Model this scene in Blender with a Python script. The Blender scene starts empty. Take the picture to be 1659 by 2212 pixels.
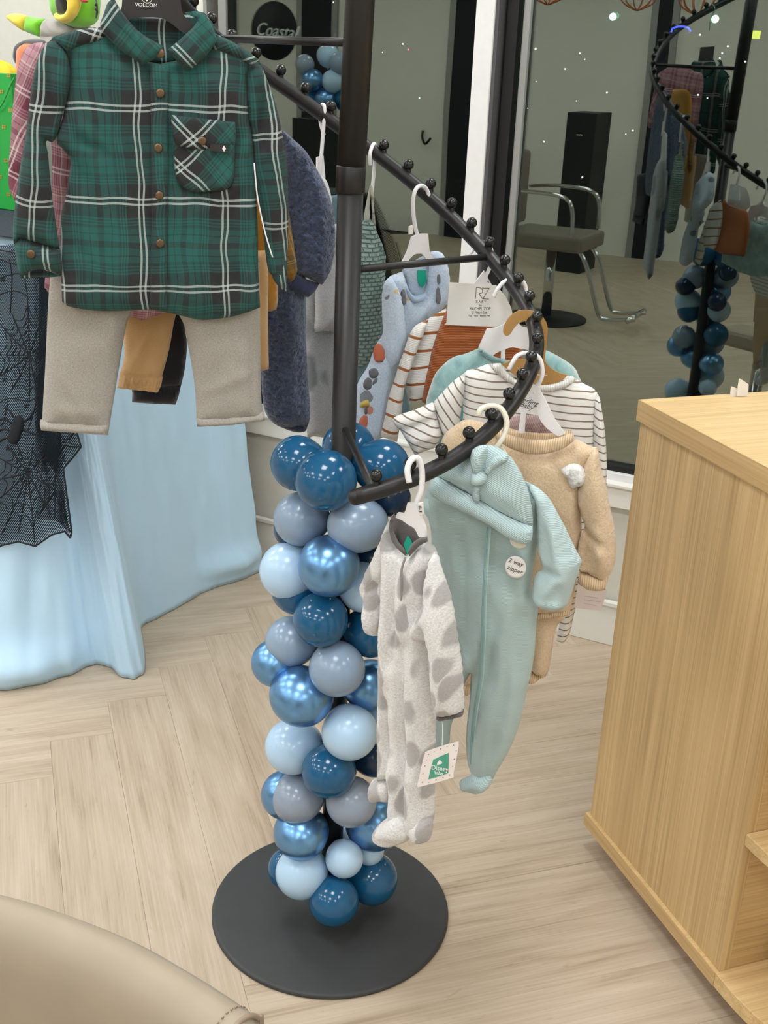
import bpy, bmesh, math, random
import numpy as np
from mathutils import Vector, Matrix, noise
from mathutils.geometry import delaunay_2d_cdt
random.seed(7)
SC = bpy.context.scene
COL = SC.collection

# ------------------------------------------------------------------ camera, world, exposure
F, PITCH, ROLL, EYE, CX, CY = 2451.5, .37865146, -.04242744, 1.6, 829.5, 1106.0
cp, sp, cr, sr = math.cos(PITCH), math.sin(PITCH), math.cos(ROLL), math.sin(ROLL)
_fw = np.array([0, cp, -sp]); _rt = np.array([1, 0, 0.]); _dn = np.array([0, -sp, -cp])
RM = np.stack([cr*_rt+sr*_dn, -sr*_rt+cr*_dn, _fw])
CAM = np.array([0, 0, EYE])
cam = bpy.data.cameras.new('camera'); camo = bpy.data.objects.new('camera', cam); COL.objects.link(camo)
cam.sensor_fit = 'VERTICAL'; cam.sensor_height = 36.0; cam.lens = F/2212*36.0
cam.clip_start = .05; cam.clip_end = 200
m3 = Matrix((RM[0], -RM[1], -RM[2])).transposed()
camo.matrix_world = Matrix.Translation((0, 0, EYE)) @ m3.to_4x4()
SC.camera = camo
SC.view_settings.view_transform = 'Standard'; SC.view_settings.look = 'None'
SC.view_settings.gamma = 1.0; SC.view_settings.use_curve_mapping = False
SC.view_settings.exposure = 0.0
W = bpy.data.worlds.new('night'); SC.world = W; W.use_nodes = True
W.node_tree.nodes['Background'].inputs[0].default_value = (.006, .009, .014, 1)
W.node_tree.nodes['Background'].inputs[1].default_value = 1.0
LAMP = 17.5            # ceiling troffer emission

# ------------------------------------------------------------------ picture geometry helpers (give real positions in the room)
def ray(x, y): return RM.T @ np.array([(x-CX)/F, (y-CY)/F, 1.0])
def at_z(x, y, z):
    d = ray(x, y); return CAM + d*((z-EYE)/d[2])
def at_plane(x, y, p, n):
    d = ray(x, y); return CAM + d*(np.dot(np.array(p)-CAM, n)/np.dot(d, n))
def pr(P):
    c = RM @ (np.array(P)-CAM); return np.array([c[0]*F/c[2]+CX, c[1]*F/c[2]+CY, c[2]])
WYAW = -.459
WP = np.array([.642, 3.057, 0]); WU = np.array([math.cos(WYAW), math.sin(WYAW), 0]); WN = np.array([-WU[1], WU[0], 0])
def L(s, d, z): return WP + WU*s - WN*d + np.array([0, 0, z])      # along the window wall, out into the room, up

# ------------------------------------------------------------------ object helpers
def link_mesh(name, me, mat=None, parent=None):
    o = bpy.data.objects.new(name, me); COL.objects.link(o)
    if mat: me.materials.append(mat)
    if parent: o.parent = parent
    return o
def ploc(parent):
    return parent.matrix_world if parent is None else (Matrix.Translation(parent.location) @ Matrix.Rotation(parent.rotation_euler.z, 4, 'Z'))
def mesh_obj(name, verts, faces, mat, parent=None, smooth=True, uv=None, world=True, loc=None):
    """verts given in world coordinates (world=True) or in the parent's frame"""
    V = np.array(verts, dtype=float)
    M = Matrix.Identity(4)
    if parent is not None and parent.parent is not None: M = ploc(parent.parent) @ Matrix.Translation(parent.location) if parent.location.length else ploc(parent.parent)
    elif parent is not None: M = ploc(parent)
    if world and parent is not None:
        Mi = np.array(M.inverted()); V = V @ Mi[:3, :3].T + Mi[:3, 3]
    if loc is not None: V = V - np.array(loc)
    me = bpy.data.meshes.new(name); me.from_pydata(V.tolist(), [], faces); me.update()
    if smooth: me.polygons.foreach_set('use_smooth', [True]*len(me.polygons))
    if uv is not None:
        ul = me.uv_layers.new(name='UVMap')
        idx = np.zeros(len(me.loops), dtype=np.int32); me.loops.foreach_get('vertex_index', idx)
        ul.data.foreach_set('uv', np.array(uv, dtype=np.float32)[idx].ravel())
    o = link_mesh(name, me, mat, parent)
    if loc is not None: o.location = loc
    return o
def tag(o, label=None, cat=None, group=None, kind=None):
    if label: o['label'] = label
    if cat: o['category'] = cat
    if group: o['group'] = group
    if kind: o['kind'] = kind
    return o
def thing(name, loc, label, cat, group=None, rz=0.0):
    o = bpy.data.objects.new(name, None); COL.objects.link(o); o.location = Vector(loc); o.rotation_euler.z = rz
    o.empty_display_size = .05
    return tag(o, label, cat, group)
class MB:
    def __init__(s): s.v = []; s.f = []
    def add(s, v, f):
        b = len(s.v); s.v += [tuple(x) for x in v]; s.f += [tuple(i+b for i in q) for q in f]; return s
    def box(s, fn, a, b):       # fn maps (s,d,z)->world
        c = [fn(x, y, z) for z in (a[2], b[2]) for y in (a[1], b[1]) for x in (a[0], b[0])]
        return s.add(c, [(0, 2, 3, 1), (4, 5, 7, 6), (0, 1, 5, 4), (2, 6, 7, 3), (0, 4, 6, 2), (1, 3, 7, 5)])
    def obj(s, name, mat, parent=None, smooth=False, bevel=0, **k):
        o = mesh_obj(name, s.v, s.f, mat, parent, smooth, **k); fixn(o.data)
        if bevel: add_bevel(o, bevel)
        return o
def fixn(me):
    bm = bmesh.new(); bm.from_mesh(me); bmesh.ops.recalc_face_normals(bm, faces=bm.faces); bm.to_mesh(me); bm.free()
def add_bevel(o, w, seg=2):
    bm = bmesh.new(); bm.from_mesh(o.data)
    bmesh.ops.remove_doubles(bm, verts=bm.verts, dist=1e-6)
    es = [e for e in bm.edges if len(e.link_faces) == 2 and e.calc_face_angle(0) > .6]
    bmesh.ops.bevel(bm, geom=es, offset=w, segments=seg, affect='EDGES', profile=.5)
    bm.to_mesh(o.data); bm.free()
def tube_geo(pts, r, seg=10, cap=True, flat=None):
    P = [Vector(p) for p in pts]; n = len(P); v = []; f = []
    R = r if hasattr(r, '__len__') else [r]*n
    t0 = (P[1]-P[0]).normalized(); a = Vector((0, 0, 1)) if abs(t0.z) < .9 else Vector((1, 0, 0))
    nx = t0.cross(a).normalized()
    for i in range(n):
        t = (P[min(i+1, n-1)]-P[max(i-1, 0)]).normalized()
        nx = (nx - t*nx.dot(t)).normalized(); ny = t.cross(nx)
        for k in range(seg):
            th = 2*math.pi*k/seg
            v.append(P[i]+nx*(math.cos(th)*R[i])+ny*(math.sin(th)*R[i]))
    for i in range(n-1):
        for k in range(seg):
            k2 = (k+1) % seg
            f.append((i*seg+k, i*seg+k2, (i+1)*seg+k2, (i+1)*seg+k))
    if cap:
        f.append(tuple(range(seg))[::-1]); f.append(tuple((n-1)*seg+k for k in range(seg)))
    return v, f
def tube(name, pts, r, mat, parent=None, seg=10):
    v, f = tube_geo(pts, r, seg); o = mesh_obj(name, v, f, mat, parent); fixn(o.data); return o
def lathe_geo(prof, c, seg=32):
    v = []; f = []; n = len(prof)
    for (r, z) in prof:
        for k in range(seg):
            a = 2*math.pi*k/seg; v.append((c[0]+r*math.cos(a), c[1]+r*math.sin(a), c[2]+z))
    for i in range(n-1):
        for k in range(seg):
            k2 = (k+1) % seg; f.append((i*seg+k, i*seg+k2, (i+1)*seg+k2, (i+1)*seg+k))
    f.append(tuple(range(seg))[::-1]); f.append(tuple((n-1)*seg+k for k in range(seg)))
    return v, f
def lathe(name, prof, c, mat, parent=None, seg=32):
    v, f = lathe_geo(prof, c, seg); o = mesh_obj(name, v, f, mat, parent); fixn(o.data); return o
def crom(P, sub=6, closed=False):
    P = [np.array(p, float) for p in P]; n = len(P); out = []
    for i in range(n if closed else n-1):
        g = (lambda k: P[k % n]) if closed else (lambda k: P[min(max(k, 0), n-1)])
        a, b, c, d = g(i-1), g(i), g(i+1), g(i+2)
        for j in range(sub):
            t = j/sub
            out.append(.5*(2*b+(c-a)*t+(2*a-5*b+4*c-d)*t*t+(3*b-a-3*c+d)*t**3))
    if not closed: out.append(P[-1])
    return out

# ------------------------------------------------------------------ materials
def lin(c):
    c = [x/255 for x in c[:3]]
    return tuple((x/12.92 if x <= .04045 else ((x+.055)/1.055)**2.4) for x in c)+(1,)
class NT:
    def __init__(s, name, rough=.8, metal=0.0, spec=.3, sheen=0.0, coat=0.0):
        s.m = bpy.data.materials.new(name); s.m.use_nodes = True; s.t = s.m.node_tree
        s.b = s.t.nodes['Principled BSDF']
        s.b.inputs['Roughness'].default_value = rough; s.b.inputs['Metallic'].default_value = metal
        s.b.inputs['Specular IOR Level'].default_value = spec
        if sheen: s.b.inputs['Sheen Weight'].default_value = sheen; s.b.inputs['Sheen Roughness'].default_value = .6
        if coat: s.b.inputs['Coat Weight'].default_value = coat; s.b.inputs['Coat Roughness'].default_value = .04
    def n(s, typ, **kw):
        q = s.t.nodes.new('ShaderNode'+typ)
        for k, v in kw.items():
            if isinstance(v, tuple) and k.startswith('i_'): pass
            setattr(q, k, v)
        return q
    def l(s, a, b): s.t.links.new(a, b)
    def coord(s, kind='UV', scale=(1, 1, 1), rot=(0, 0, 0), loc=(0, 0, 0)):
        tc = s.n('TexCoord'); mp = s.n('Mapping'); s.l(tc.outputs[kind], mp.inputs[0])
        mp.inputs['Scale'].default_value = scale; mp.inputs['Rotation'].default_value = rot; mp.inputs['Location'].default_value = loc
        return mp.outputs[0]
    def math(s, op, a, b=None, c=None):
        q = s.n('Math', operation=op)
        for i, x in enumerate((a, b, c)):
            if x is None: continue
            if hasattr(x, 'is_output'): s.l(x, q.inputs[i])
            else: q.inputs[i].default_value = x
        return q.outputs[0]
    def mix(s, fac, a, b, mode='MIX'):
        q = s.n('Mix', data_type='RGBA', blend_type=mode)
        for i, x in ((0, fac), (6, a), (7, b)):
            if hasattr(x, 'is_output'): s.l(x, q.inputs[i])
            else: q.inputs[i].default_value = x
        return q.outputs[2]
    def ramp(s, fac, stops, interp='LINEAR'):
        q = s.n('ValToRGB'); q.color_ramp.interpolation = interp; e = q.color_ramp.elements
        while len(e) > 1: e.remove(e[-1])
        for i, (p, c) in enumerate(stops):
            if i == 0: e[0].position = p; e[0].color = c
            else: x = e.new(p); x.color = c
        s.l(fac, q.inputs[0]); return q.outputs[0]
    def noise(s, vec, scale, detail=2, rough=.5, dist=0):
        q = s.n('TexNoise'); s.l(vec, q.inputs['Vector']); q.inputs['Scale'].default_value = scale
        q.inputs['Detail'].default_value = detail; q.inputs['Roughness'].default_value = rough; q.inputs['Distortion'].default_value = dist
        return q.outputs[0]
    def bump(s, h, strength=.3, dist=.002, prev=None):
        q = s.n('Bump'); q.inputs['Strength'].default_value = strength; q.inputs['Distance'].default_value = dist
        s.l(h, q.inputs['Height'])
        if prev is not None: s.l(prev, q.inputs['Normal'])
        return q.outputs[0]
    def out(s, col=None, nrm=None):
        if col is not None:
            if hasattr(col, 'is_output'): s.l(col, s.b.inputs['Base Color'])
            else: s.b.inputs['Base Color'].default_value = col
        if nrm is not None: s.l(nrm, s.b.inputs['Normal'])
        return s.m
def plain(name, rgb, rough=.5, metal=0, spec=.4, var=.04, sc=40, coat=0, bump=0):
    t = NT(name, rough, metal, spec, coat=coat); c = lin(rgb)
    v = t.coord('Object'); h = t.noise(v, sc, 3)
    d = tuple(x*(1-var) for x in c[:3])+(1,); e = tuple(min(1, x*(1+var)) for x in c[:3])+(1,)
    return t.out(t.ramp(h, [(.3, d), (.7, e)]), t.bump(h, bump, .002) if bump else None)
def fabric(name, rgb, rgb2=None, sc=900, bump=.25, big=.06, sheen=.2, rough=.9, nd=.001):
    """woven cloth: fine grain plus slow uneven tone"""
    t = NT(name, rough, 0, .15, sheen); v = t.coord('UV'); c = lin(rgb); c2 = lin(rgb2) if rgb2 else tuple(x*.82 for x in c[:3])+(1,)
    h = t.noise(v, sc, 2); g = t.noise(v, 30, 3)
    col = t.ramp(h, [(.35, c2), (.65, c)])
    col = t.mix(t.math('MULTIPLY', g, big), col, (0, 0, 0, 1))
    return t.out(col, t.bump(h, bump, nd))
def fleece(name, rgb, rgb2, sc=260, bump=.6, dist=.004, sheen=.4, stretch=(1, 1, 1)):
    t = NT(name, 1, 0, .05, sheen); v = t.coord('UV', scale=stretch)
    h = t.noise(v, sc, 4, .6, .6); g = t.noise(v, 25, 3)
    col = t.ramp(h, [(.3, lin(rgb2)), (.62, lin(rgb))])
    return t, v, col, t.bump(h, bump, dist, t.bump(g, .4, .006))
def plaid(name, ground, dark, light, period, off, rot=0.0, accent=None, sharp=1.0):
    """tartan over the cloth's own UV (metres)"""
    t = NT(name, .92, 0, .08, .06); v0 = t.coord('UV', rot=(0, 0, rot)); nq = t.n('TexNoise'); t.l(v0, nq.inputs['Vector']); nq.inputs['Scale'].default_value = 13; nq.inputs['Detail'].default_value = 1
    sb = t.n('VectorMath', operation='SUBTRACT'); t.l(nq.outputs['Color'], sb.inputs[0]); sb.inputs[1].default_value = (.5, .5, .5)
    sm = t.n('VectorMath', operation='SCALE'); t.l(sb.outputs[0], sm.inputs[0]); sm.inputs['Scale'].default_value = .016
    ad = t.n('VectorMath', operation='ADD'); t.l(v0, ad.inputs[0]); t.l(sm.outputs[0], ad.inputs[1]); v = ad.outputs[0]
    s = t.n('SeparateXYZ'); t.l(v, s.inputs[0])
    G, D, Wt = lin(ground), lin(dark), lin(light); A = lin(accent) if accent else tuple(.5*(a+b) for a, b in zip(G, D))
    M = (0, 0, 0, 1); O = (1, 1, 1, 1)
    thin = tuple(.25*a+.75*b for a, b in zip(G, D))
    cs = [(0, D), (.37, G), (.41, thin), (.44, G), (.48, thin), (.51, G), (.55, thin), (.58, A), (.62, G), (.75, thin), (.775, G), (.93, thin)]
    ws = [(0, M), (.034, O), (.080, M)]
    cols = []; whites = []
    for i in (0, 1):
        x = t.math('DIVIDE', t.math('SUBTRACT', s.outputs[i], off[i]), period[i])
        f = t.math('MULTIPLY', t.math('PINGPONG', x, .5), 2.0)
        cols.append(t.ramp(f, cs, 'CONSTANT')); whites.append(t.ramp(f, ws, 'CONSTANT'))
    col = t.mix(.5, cols[0], cols[1])
    tw = t.n('TexWave', wave_type='BANDS', bands_direction='DIAGONAL'); t.l(v, tw.inputs[0]); tw.inputs['Scale'].default_value = 260; tw.inputs['Distortion'].default_value = .5
    h = t.noise(v, 1200, 2); g = t.noise(v, 45, 3)
    wsum = t.math('MINIMUM', t.math('ADD', t.math('MULTIPLY', whites[0], .66), t.math('MULTIPLY', whites[1], .66)), 1.0)
    wsum = t.math('MULTIPLY', wsum, t.math('ADD', t.math('MULTIPLY', tw.outputs[1], .35), .65))
    col = t.mix(wsum, col, Wt)
    col = t.mix(t.math('MULTIPLY', h, .35), col, (0, 0, 0, 1)); col = t.mix(t.math('MULTIPLY', g, .10), col, lin((120, 135, 130)))
    return t.out(col, t.bump(tw.outputs[1], .15, .0006, t.bump(h, .3, .001)))
def striped(name, base, line, period, width, off=0.0, ang=0.0, rib=0):
    t = NT(name, .9, 0, .12, .2); v = t.coord('UV', rot=(0, 0, ang)); s = t.n('SeparateXYZ'); t.l(v, s.inputs[0])
    wob = t.math('MULTIPLY', t.math('SUBTRACT', t.noise(v, 16, 2), .5), .006)
    x = t.math('FRACT', t.math('DIVIDE', t.math('ADD', t.math('ADD', s.outputs[1], wob), off), period))
    m = t.ramp(x, [(0, (0, 0, 0, 1)), (1-width, (1, 1, 1, 1))], 'CONSTANT')
    h = t.noise(v, 900, 2)
    hh = h
    if rib:
        w = t.n('TexWave', wave_type='BANDS', bands_direction='Y'); t.l(v, w.inputs[0]); w.inputs['Scale'].default_value = rib; hh = w.outputs[1]
    col = t.mix(m, lin(base), lin(line)); col = t.mix(t.math('MULTIPLY', h, .12), col, (0, 0, 0, 1))
    return t.out(col, t.bump(hh, .35, .0012))
def ribbed(name, rgb, rgb2, scale=110, direction='Y', bump=.5, ang=0.0, dist=.0012):
    t = NT(name, .9, 0, .12, .25); v = t.coord('UV', rot=(0, 0, ang))
    w = t.n('TexWave', wave_type='BANDS', bands_direction=direction); t.l(v, w.inputs[0]); w.inputs['Scale'].default_value = scale; w.inputs['Distortion'].default_value = .4
    g = t.noise(v, 30, 3)
    col = t.ramp(w.outputs[1], [(.1, lin(rgb2)), (.6, lin(rgb))]); col = t.mix(t.math('MULTIPLY', g, .1), col, (0, 0, 0, 1))
    return t.out(col, t.bump(w.outputs[1], bump, dist))
def spots(name, base, base2, spot, scale=24, thr=.33, stretch=(1, .6, 1), seed=0):
    t, v, col, nb = fleece(name, base, base2, 420, .5, .003)
    vv = t.coord('UV', scale=stretch, loc=(seed, seed*.7, 0))
    nz = t.n('TexNoise'); t.l(vv, nz.inputs['Vector']); nz.inputs['Scale'].default_value = 30
    mv = t.n('Mix', data_type='VECTOR'); mv.inputs[0].default_value = .018; t.l(vv, mv.inputs[4]); t.l(nz.outputs['Color'], mv.inputs[5])
    vo = t.n('TexVoronoi', feature='F1'); t.l(mv.outputs[1], vo.inputs['Vector']); vo.inputs['Scale'].default_value = scale; vo.inputs['Randomness'].default_value = .8
    sx = t.n('SeparateColor'); t.l(vo.outputs['Color'], sx.inputs[0])
    lim = t.math('MULTIPLY', t.math('GREATER_THAN', sx.outputs[0], .2), t.math('ADD', t.math('MULTIPLY', sx.outputs[1], .14), thr))
    m = t.math('MULTIPLY', t.math('MULTIPLY_ADD', t.math('SUBTRACT', lim, vo.outputs['Distance']), 9.0, .5), .75); m = t.math('MAXIMUM', t.math('MINIMUM', m, .72), 0.0)
    return t.out(t.mix(m, col, lin(spot)), nb)
def wood(name, c1, c2, axis, sc=1.0, rough=.45, spec=.35):
    """oak laminate, grain running along axis (0 x,1 y,2 z) of the part"""
    t = NT(name, rough, 0, spec); s1 = [60*sc]*3; s1[axis] = 1.2*sc; s2 = [260*sc]*3; s2[axis] = 3.5*sc; s3 = [9*sc]*3; s3[axis] = .5*sc
    a = t.noise(t.coord('Object', scale=tuple(s1)), 1, 3, .6, .4); b = t.noise(t.coord('Object', scale=tuple(s2)), 1, 2); c = t.noise(t.coord('Object', scale=tuple(s3)), 1, 2)
    f = t.math('ADD', t.math('ADD', t.math('MULTIPLY', a, .5), t.math('MULTIPLY', b, .38)), t.math('MULTIPLY', c, .22))
    return t.out(t.ramp(f, [(.38, lin(c2)), (.68, lin(c1))]), t.bump(b, .05, .0005))

M = {}
M['wall'] = plain('white_paint', (226, 225, 216), .6, var=.015, sc=3)
M['trim'] = plain('white_gloss_trim', (232, 231, 224), .35, var=.01)
M['panel'] = plain('wainscot_paint', (214, 212, 202), .5, var=.015)
M['ceil'] = plain('ceiling_white', (228, 227, 220), .8, var=.02, sc=20)
M['alu'] = plain('pale_aluminium', (226, 225, 224), .4, .0, .5, .02)
M['alug'] = plain('grey_aluminium', (150, 152, 150), .4, .3, .5, .02)
M['gasket'] = plain('black_gasket', (18, 19, 20), .5)
M['dark'] = plain('dark_void', (12, 16, 22), .6)
M['black'] = plain('black_powder_coat', (30, 29, 29), .42, 0, .45, .12, 120, bump=.06)
M['base'] = plain('black_base_plate', (60, 61, 62), .48, 0, .35, .05, 30, bump=.02)
M['blackplastic'] = plain('black_plastic', (38, 36, 36), .38, 0, .5)
M['white'] = plain('white_plastic', (236, 234, 236), .32, 0, .5, .02)
M['cream'] = plain('cream_plastic', (232, 226, 208), .35, 0, .5, .02)
M['kraft'] = plain('kraft_board', (176, 136, 84), .85, 0, .2, .06, 300)
M['card'] = plain('white_card', (232, 229, 225), .55, 0, .3, .01)
M['pinkcard'] = plain('translucent_pink_card', (226, 214, 212), .3, 0, .4, .01)
M['ink'] = plain('grey_ink', (95, 88, 84), .7)
M['inkd'] = plain('dark_ink', (45, 42, 42), .7)
M['inkw'] = plain('white_ink', (235, 235, 232), .6)
M['teallabel'] = plain('teal_label', (20, 170, 140), .6)
M['brass'] = plain('antique_brass', (112, 92, 70), .35, .8, .5, .15, 200)
M['chromem'] = plain('chrome', (205, 205, 205), .12, 1.0, .5, .02)
M['copper'] = plain('copper_wire', (200, 120, 80), .3, .9)
t = NT('glass_pane', .0); 
fr = t.n('LayerWeight'); fr.inputs[0].default_value = .5
fac = t.math('ADD', t.math('MULTIPLY', t.math('POWER', fr.outputs['Facing'], 3.0), .6), .155)
tr = t.n('BsdfTransparent'); tr.inputs[0].default_value = (.82, .9, .86, 1)
gl = t.n('BsdfGlossy'); gl.inputs['Roughness'].default_value = .0; gl.inputs['Color'].default_value = (.93, 1.0, .93, 1)
gn = t.n('Bump'); gn.inputs['Strength'].default_value = .03; gn.inputs['Distance'].default_value = .02
gz = t.noise(t.coord('Object', scale=(1, 1, .5)), 2.6, 1); t.l(gz, gn.inputs['Height']); t.l(gn.outputs[0], gl.inputs['Normal'])
mx = t.n('MixShader'); t.l(fac, mx.inputs[0]); t.l(tr.outputs[0], mx.inputs[1]); t.l(gl.outputs[0], mx.inputs[2])
t.l(mx.outputs[0], t.t.nodes['Material Output'].inputs[0]); M['glass'] = t.m
t = NT('troffer_diffuser', .5); t.b.inputs['Base Color'].default_value = (1, 1, 1, 1)
t.b.inputs['Emission Color'].default_value = (.945, .975, 1, 1); t.b.inputs['Emission Strength'].default_value = LAMP; M['lamp'] = t.m
def glow(name, rgb, st):
    t = NT(name); t.b.inputs['Emission Color'].default_value = lin(rgb); t.b.inputs['Emission Strength'].default_value = st; t.b.inputs['Base Color'].default_value = lin(rgb); return t.m
# floor planks: warm greige oak print, own offset per plank
t = NT('plank', .5, 0, .35); oi = t.n('ObjectInfo'); geo = t.n('Attribute'); geo.attribute_name = 'rnd'
tc = t.n('TexCoord'); av = t.n('VectorMath', operation='ADD'); t.l(tc.outputs['UV'], av.inputs[0])
cx_ = t.n('CombineXYZ'); t.l(t.math('MULTIPLY', geo.outputs['Fac'], 37.0), cx_.inputs[0]); t.l(t.math('MULTIPLY', geo.outputs['Fac'], 91.0), cx_.inputs[1]); t.l(cx_.outputs[0], av.inputs[1])
def mapd(sc):
    q = t.n('Mapping'); t.l(av.outputs[0], q.inputs[0]); q.inputs['Scale'].default_value = sc; return q.outputs[0]
a = t.noise(mapd((1.6, 26, 1)), 1, 4, .62, .9); b = t.noise(mapd((4, 210, 1)), 1, 3, .6); c = t.noise(mapd((2.2, 9, 1)), 1, 3, .55, 1.6)
fl = t.noise(mapd((5, 30, 1)), 1, 3, .7, 2.5)
f = t.math('ADD', t.math('ADD', t.math('MULTIPLY', a, .42), t.math('MULTIPLY', b, .30)), t.math('MULTIPLY', c, .34))
colp = t.ramp(f, [(.36, lin((158, 138, 117))), (.5, lin((186, 168, 146))), (.64, lin((203, 187, 166)))])
colp = t.mix(t.ramp(fl, [(.62, (0, 0, 0, 1)), (.76, (.55, .55, .55, 1))]), colp, lin((150, 126, 102)))
colp = t.mix(t.math('MULTIPLY', geo.outputs['Fac'], .16), colp, lin((172, 156, 136)))
M['plank'] = t.out(colp, t.bump(b, .08, .0006))

# ------------------------------------------------------------------ room shell
def struct(o): return tag(o, kind='structure')
S0, S1, D1, HC = -7.0, 3.4, 7.4, 2.85
struct(MB().box(L, (S0, -.02, -.06), (S1, D1, -.006)).obj('floor', plain('subfloor', (60, 52, 44), .9)))
floor = bpy.data.objects['floor']
# herringbone planks: two directions at 45 degrees to the window wall
PW, NPL = .1524, 8; A0 = math.radians(18.6); ax = np.array([math.cos(A0), math.sin(A0)]); bx = np.array([-ax[1], ax[0]])
P0 = np.array([-.515, 2.97])
planks = []
def plank_rect(i0, i1, j0, j1): planks.append((i0, i1, j0, j1))
RG = 74
for k in range(-RG, RG):
    for m in range(-8, 8):
        x0 = k+2*NPL*m
        if -RG < x0 < RG: plank_rect(x0, x0+NPL, k, k+1)
        y1 = k-NPL+1+2*NPL*m
        if -RG < y1 < RG: plank_rect(k, k+1, y1-NPL, y1)
def sd(p):
    v = np.array([p[0], p[1], 0])-WP; return v @ WU, -(v @ WN)
keep = []
for (i0, i1, j0, j1) in planks:
    c = P0+ax*((i0+i1)/2-NPL)*PW+bx*((j0+j1)/2-1)*PW; s, d = sd(c)
    if S0-.2 < s < S1+.2 and -.6 < d < D1+.2:
        q = pr([c[0], c[1], 0]); inv = 0 if (q[2] > .3 and -700 < q[0] < 2300 and q[1] < 2900) else 50
        keep.append((inv+np.hypot(c[0], c[1]-1.5), (i0, i1, j0, j1), c))
keep.sort(key=lambda x: x[0])
stuffV, stuffF, stuffU, stuffR = [], [], [], []
def plank_geo(L_, W_, g=.00015, h=.006, bv=.0005):
    a, b = L_/2-g, W_/2-g
    v = [(-a, -b, -h), (a, -b, -h), (a, b, -h), (-a, b, -h), (-a, -b, -bv), (a, -b, -bv), (a, b, -bv), (-a, b, -bv),
         (-a+bv, -b+bv, 0), (a-bv, -b+bv, 0), (a-bv, b-bv, 0), (-a+bv, b-bv, 0)]
    f = [(0, 1, 5, 4), (1, 2, 6, 5), (2, 3, 7, 6), (3, 0, 4, 7), (4, 5, 9, 8), (5, 6, 10, 9), (6, 7, 11, 10), (7, 4, 8, 11), (8, 9, 10, 11)]
    return v, f
pv, pf = plank_geo(NPL*PW, PW)
def clipn(c, rot):   # plank cut where it meets the window wall
    return pv
for n_, (_, r, c) in enumerate(keep):
    i0, i1, j0, j1 = r; hor = (i1-i0) > 1; rot = A0 if hor else A0+math.pi/2
    dz = random.uniform(-.0004, 0.0); rv = random.random()
    V = []
    for (x, y, z) in pv:
        q = np.array([c[0]+x*math.cos(rot)-y*math.sin(rot), c[1]+x*math.sin(rot)+y*math.cos(rot), z+dz])
        V.append(q)
    over = [sd(q)[1] for q in V]; cut = min(over) < 0
    U = [(x, y) for (x, y, z) in pv]
    if n_ < 290:
        me = bpy.data.meshes.new('plank'); lv = [Vector(q)-Vector((c[0], c[1], 0)) for q in V]
        me.from_pydata([tuple(x) for x in lv], [], pf); ul = me.uv_layers.new(name='UVMap')
        for lp in me.loops: ul.data[lp.index].uv = U[lp.vertex_index]
        if cut or True:
            bm = bmesh.new(); bm.from_mesh(me); pt = Vector(L(0, .004, 0))-Vector((c[0], c[1], 0))
            if cut: bmesh.ops.bisect_plane(bm, geom=bm.verts[:]+bm.edges[:]+bm.faces[:], plane_co=pt, plane_no=Vector(WN), clear_outer=True)
            bm.to_mesh(me); bm.free()
        if len(me.polygons) == 0: continue
        at = me.attributes.new('rnd', 'FLOAT', 'POINT'); at.data.foreach_set('value', [rv]*len(me.vertices))
        o = link_mesh('plank', me, M['plank'], floor); o.location = (c[0], c[1], 0)
    else:
        if max(over) < 0: continue
        b = len(stuffV); stuffV += V; stuffF += [tuple(i+b for i in q) for q in pf]; stuffU += U; stuffR += [rv]*len(V)
if stuffV:
    o = mesh_obj('plank_field', stuffV, stuffF, M['plank'], floor, False, stuffU); tag(o, kind='stuff')
    at = o.data.attributes.new('rnd', 'FLOAT', 'POINT'); at.data.foreach_set('value', stuffR)

GZ0, GZ1 = .542, 2.62
b = MB(); b.box(L, (S0, -.16, 0), (-1.38, 0, HC)); b.box(L, (-1.38, -.16, 0), (S1, -.014, .502)); b.box(L, (-1.38, -.16, GZ1), (S1, 0, HC))
b.box(L, (-1.38, -.014, .446), (S1, 0, .502)); b.box(L, (-1.38, -.014, 0), (S1, 0, .12))
for s in (-1.38, .62, 1.9): b.box(L, (s, -.014, .12), (s+.09, 0, .446))
wf = struct(b.obj('wall_front', M['panel'])); 
struct(MB().box(L, (S0, D1, 0), (S1, D1+.12, HC)).obj('wall_back', M['wall']))
struct(MB().box(L, (S0-.12, -.1, 0), (S0, D1, HC)).obj('wall_left', M['wall']))
struct(MB().box(L, (S1, -.1, 0), (S1+.12, D1, HC)).obj('wall_right', M['wall']))
struct(MB().box(L, (S0-.1, -.2, HC), (S1+.1, D1+.1, HC+.1)).obj('ceiling', M['ceil']))
b = MB().box(L, (-1.38, 0, 0), (S1, .012, .128)); b.box(L, (-1.38, 0, .128), (S1, .02, .142)); struct(b.obj('baseboard_front', M['trim'], bevel=.002))
b = MB().box(L, (-1.38, 0, .436), (S1, .012, .498)); struct(b.obj('trim_1', M['trim'], bevel=.002))
b = MB().box(L, (S0, 0, 0), (-1.385, .014, .13)); struct(b.obj('baseboard_left', M['trim'], bevel=.002))
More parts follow.
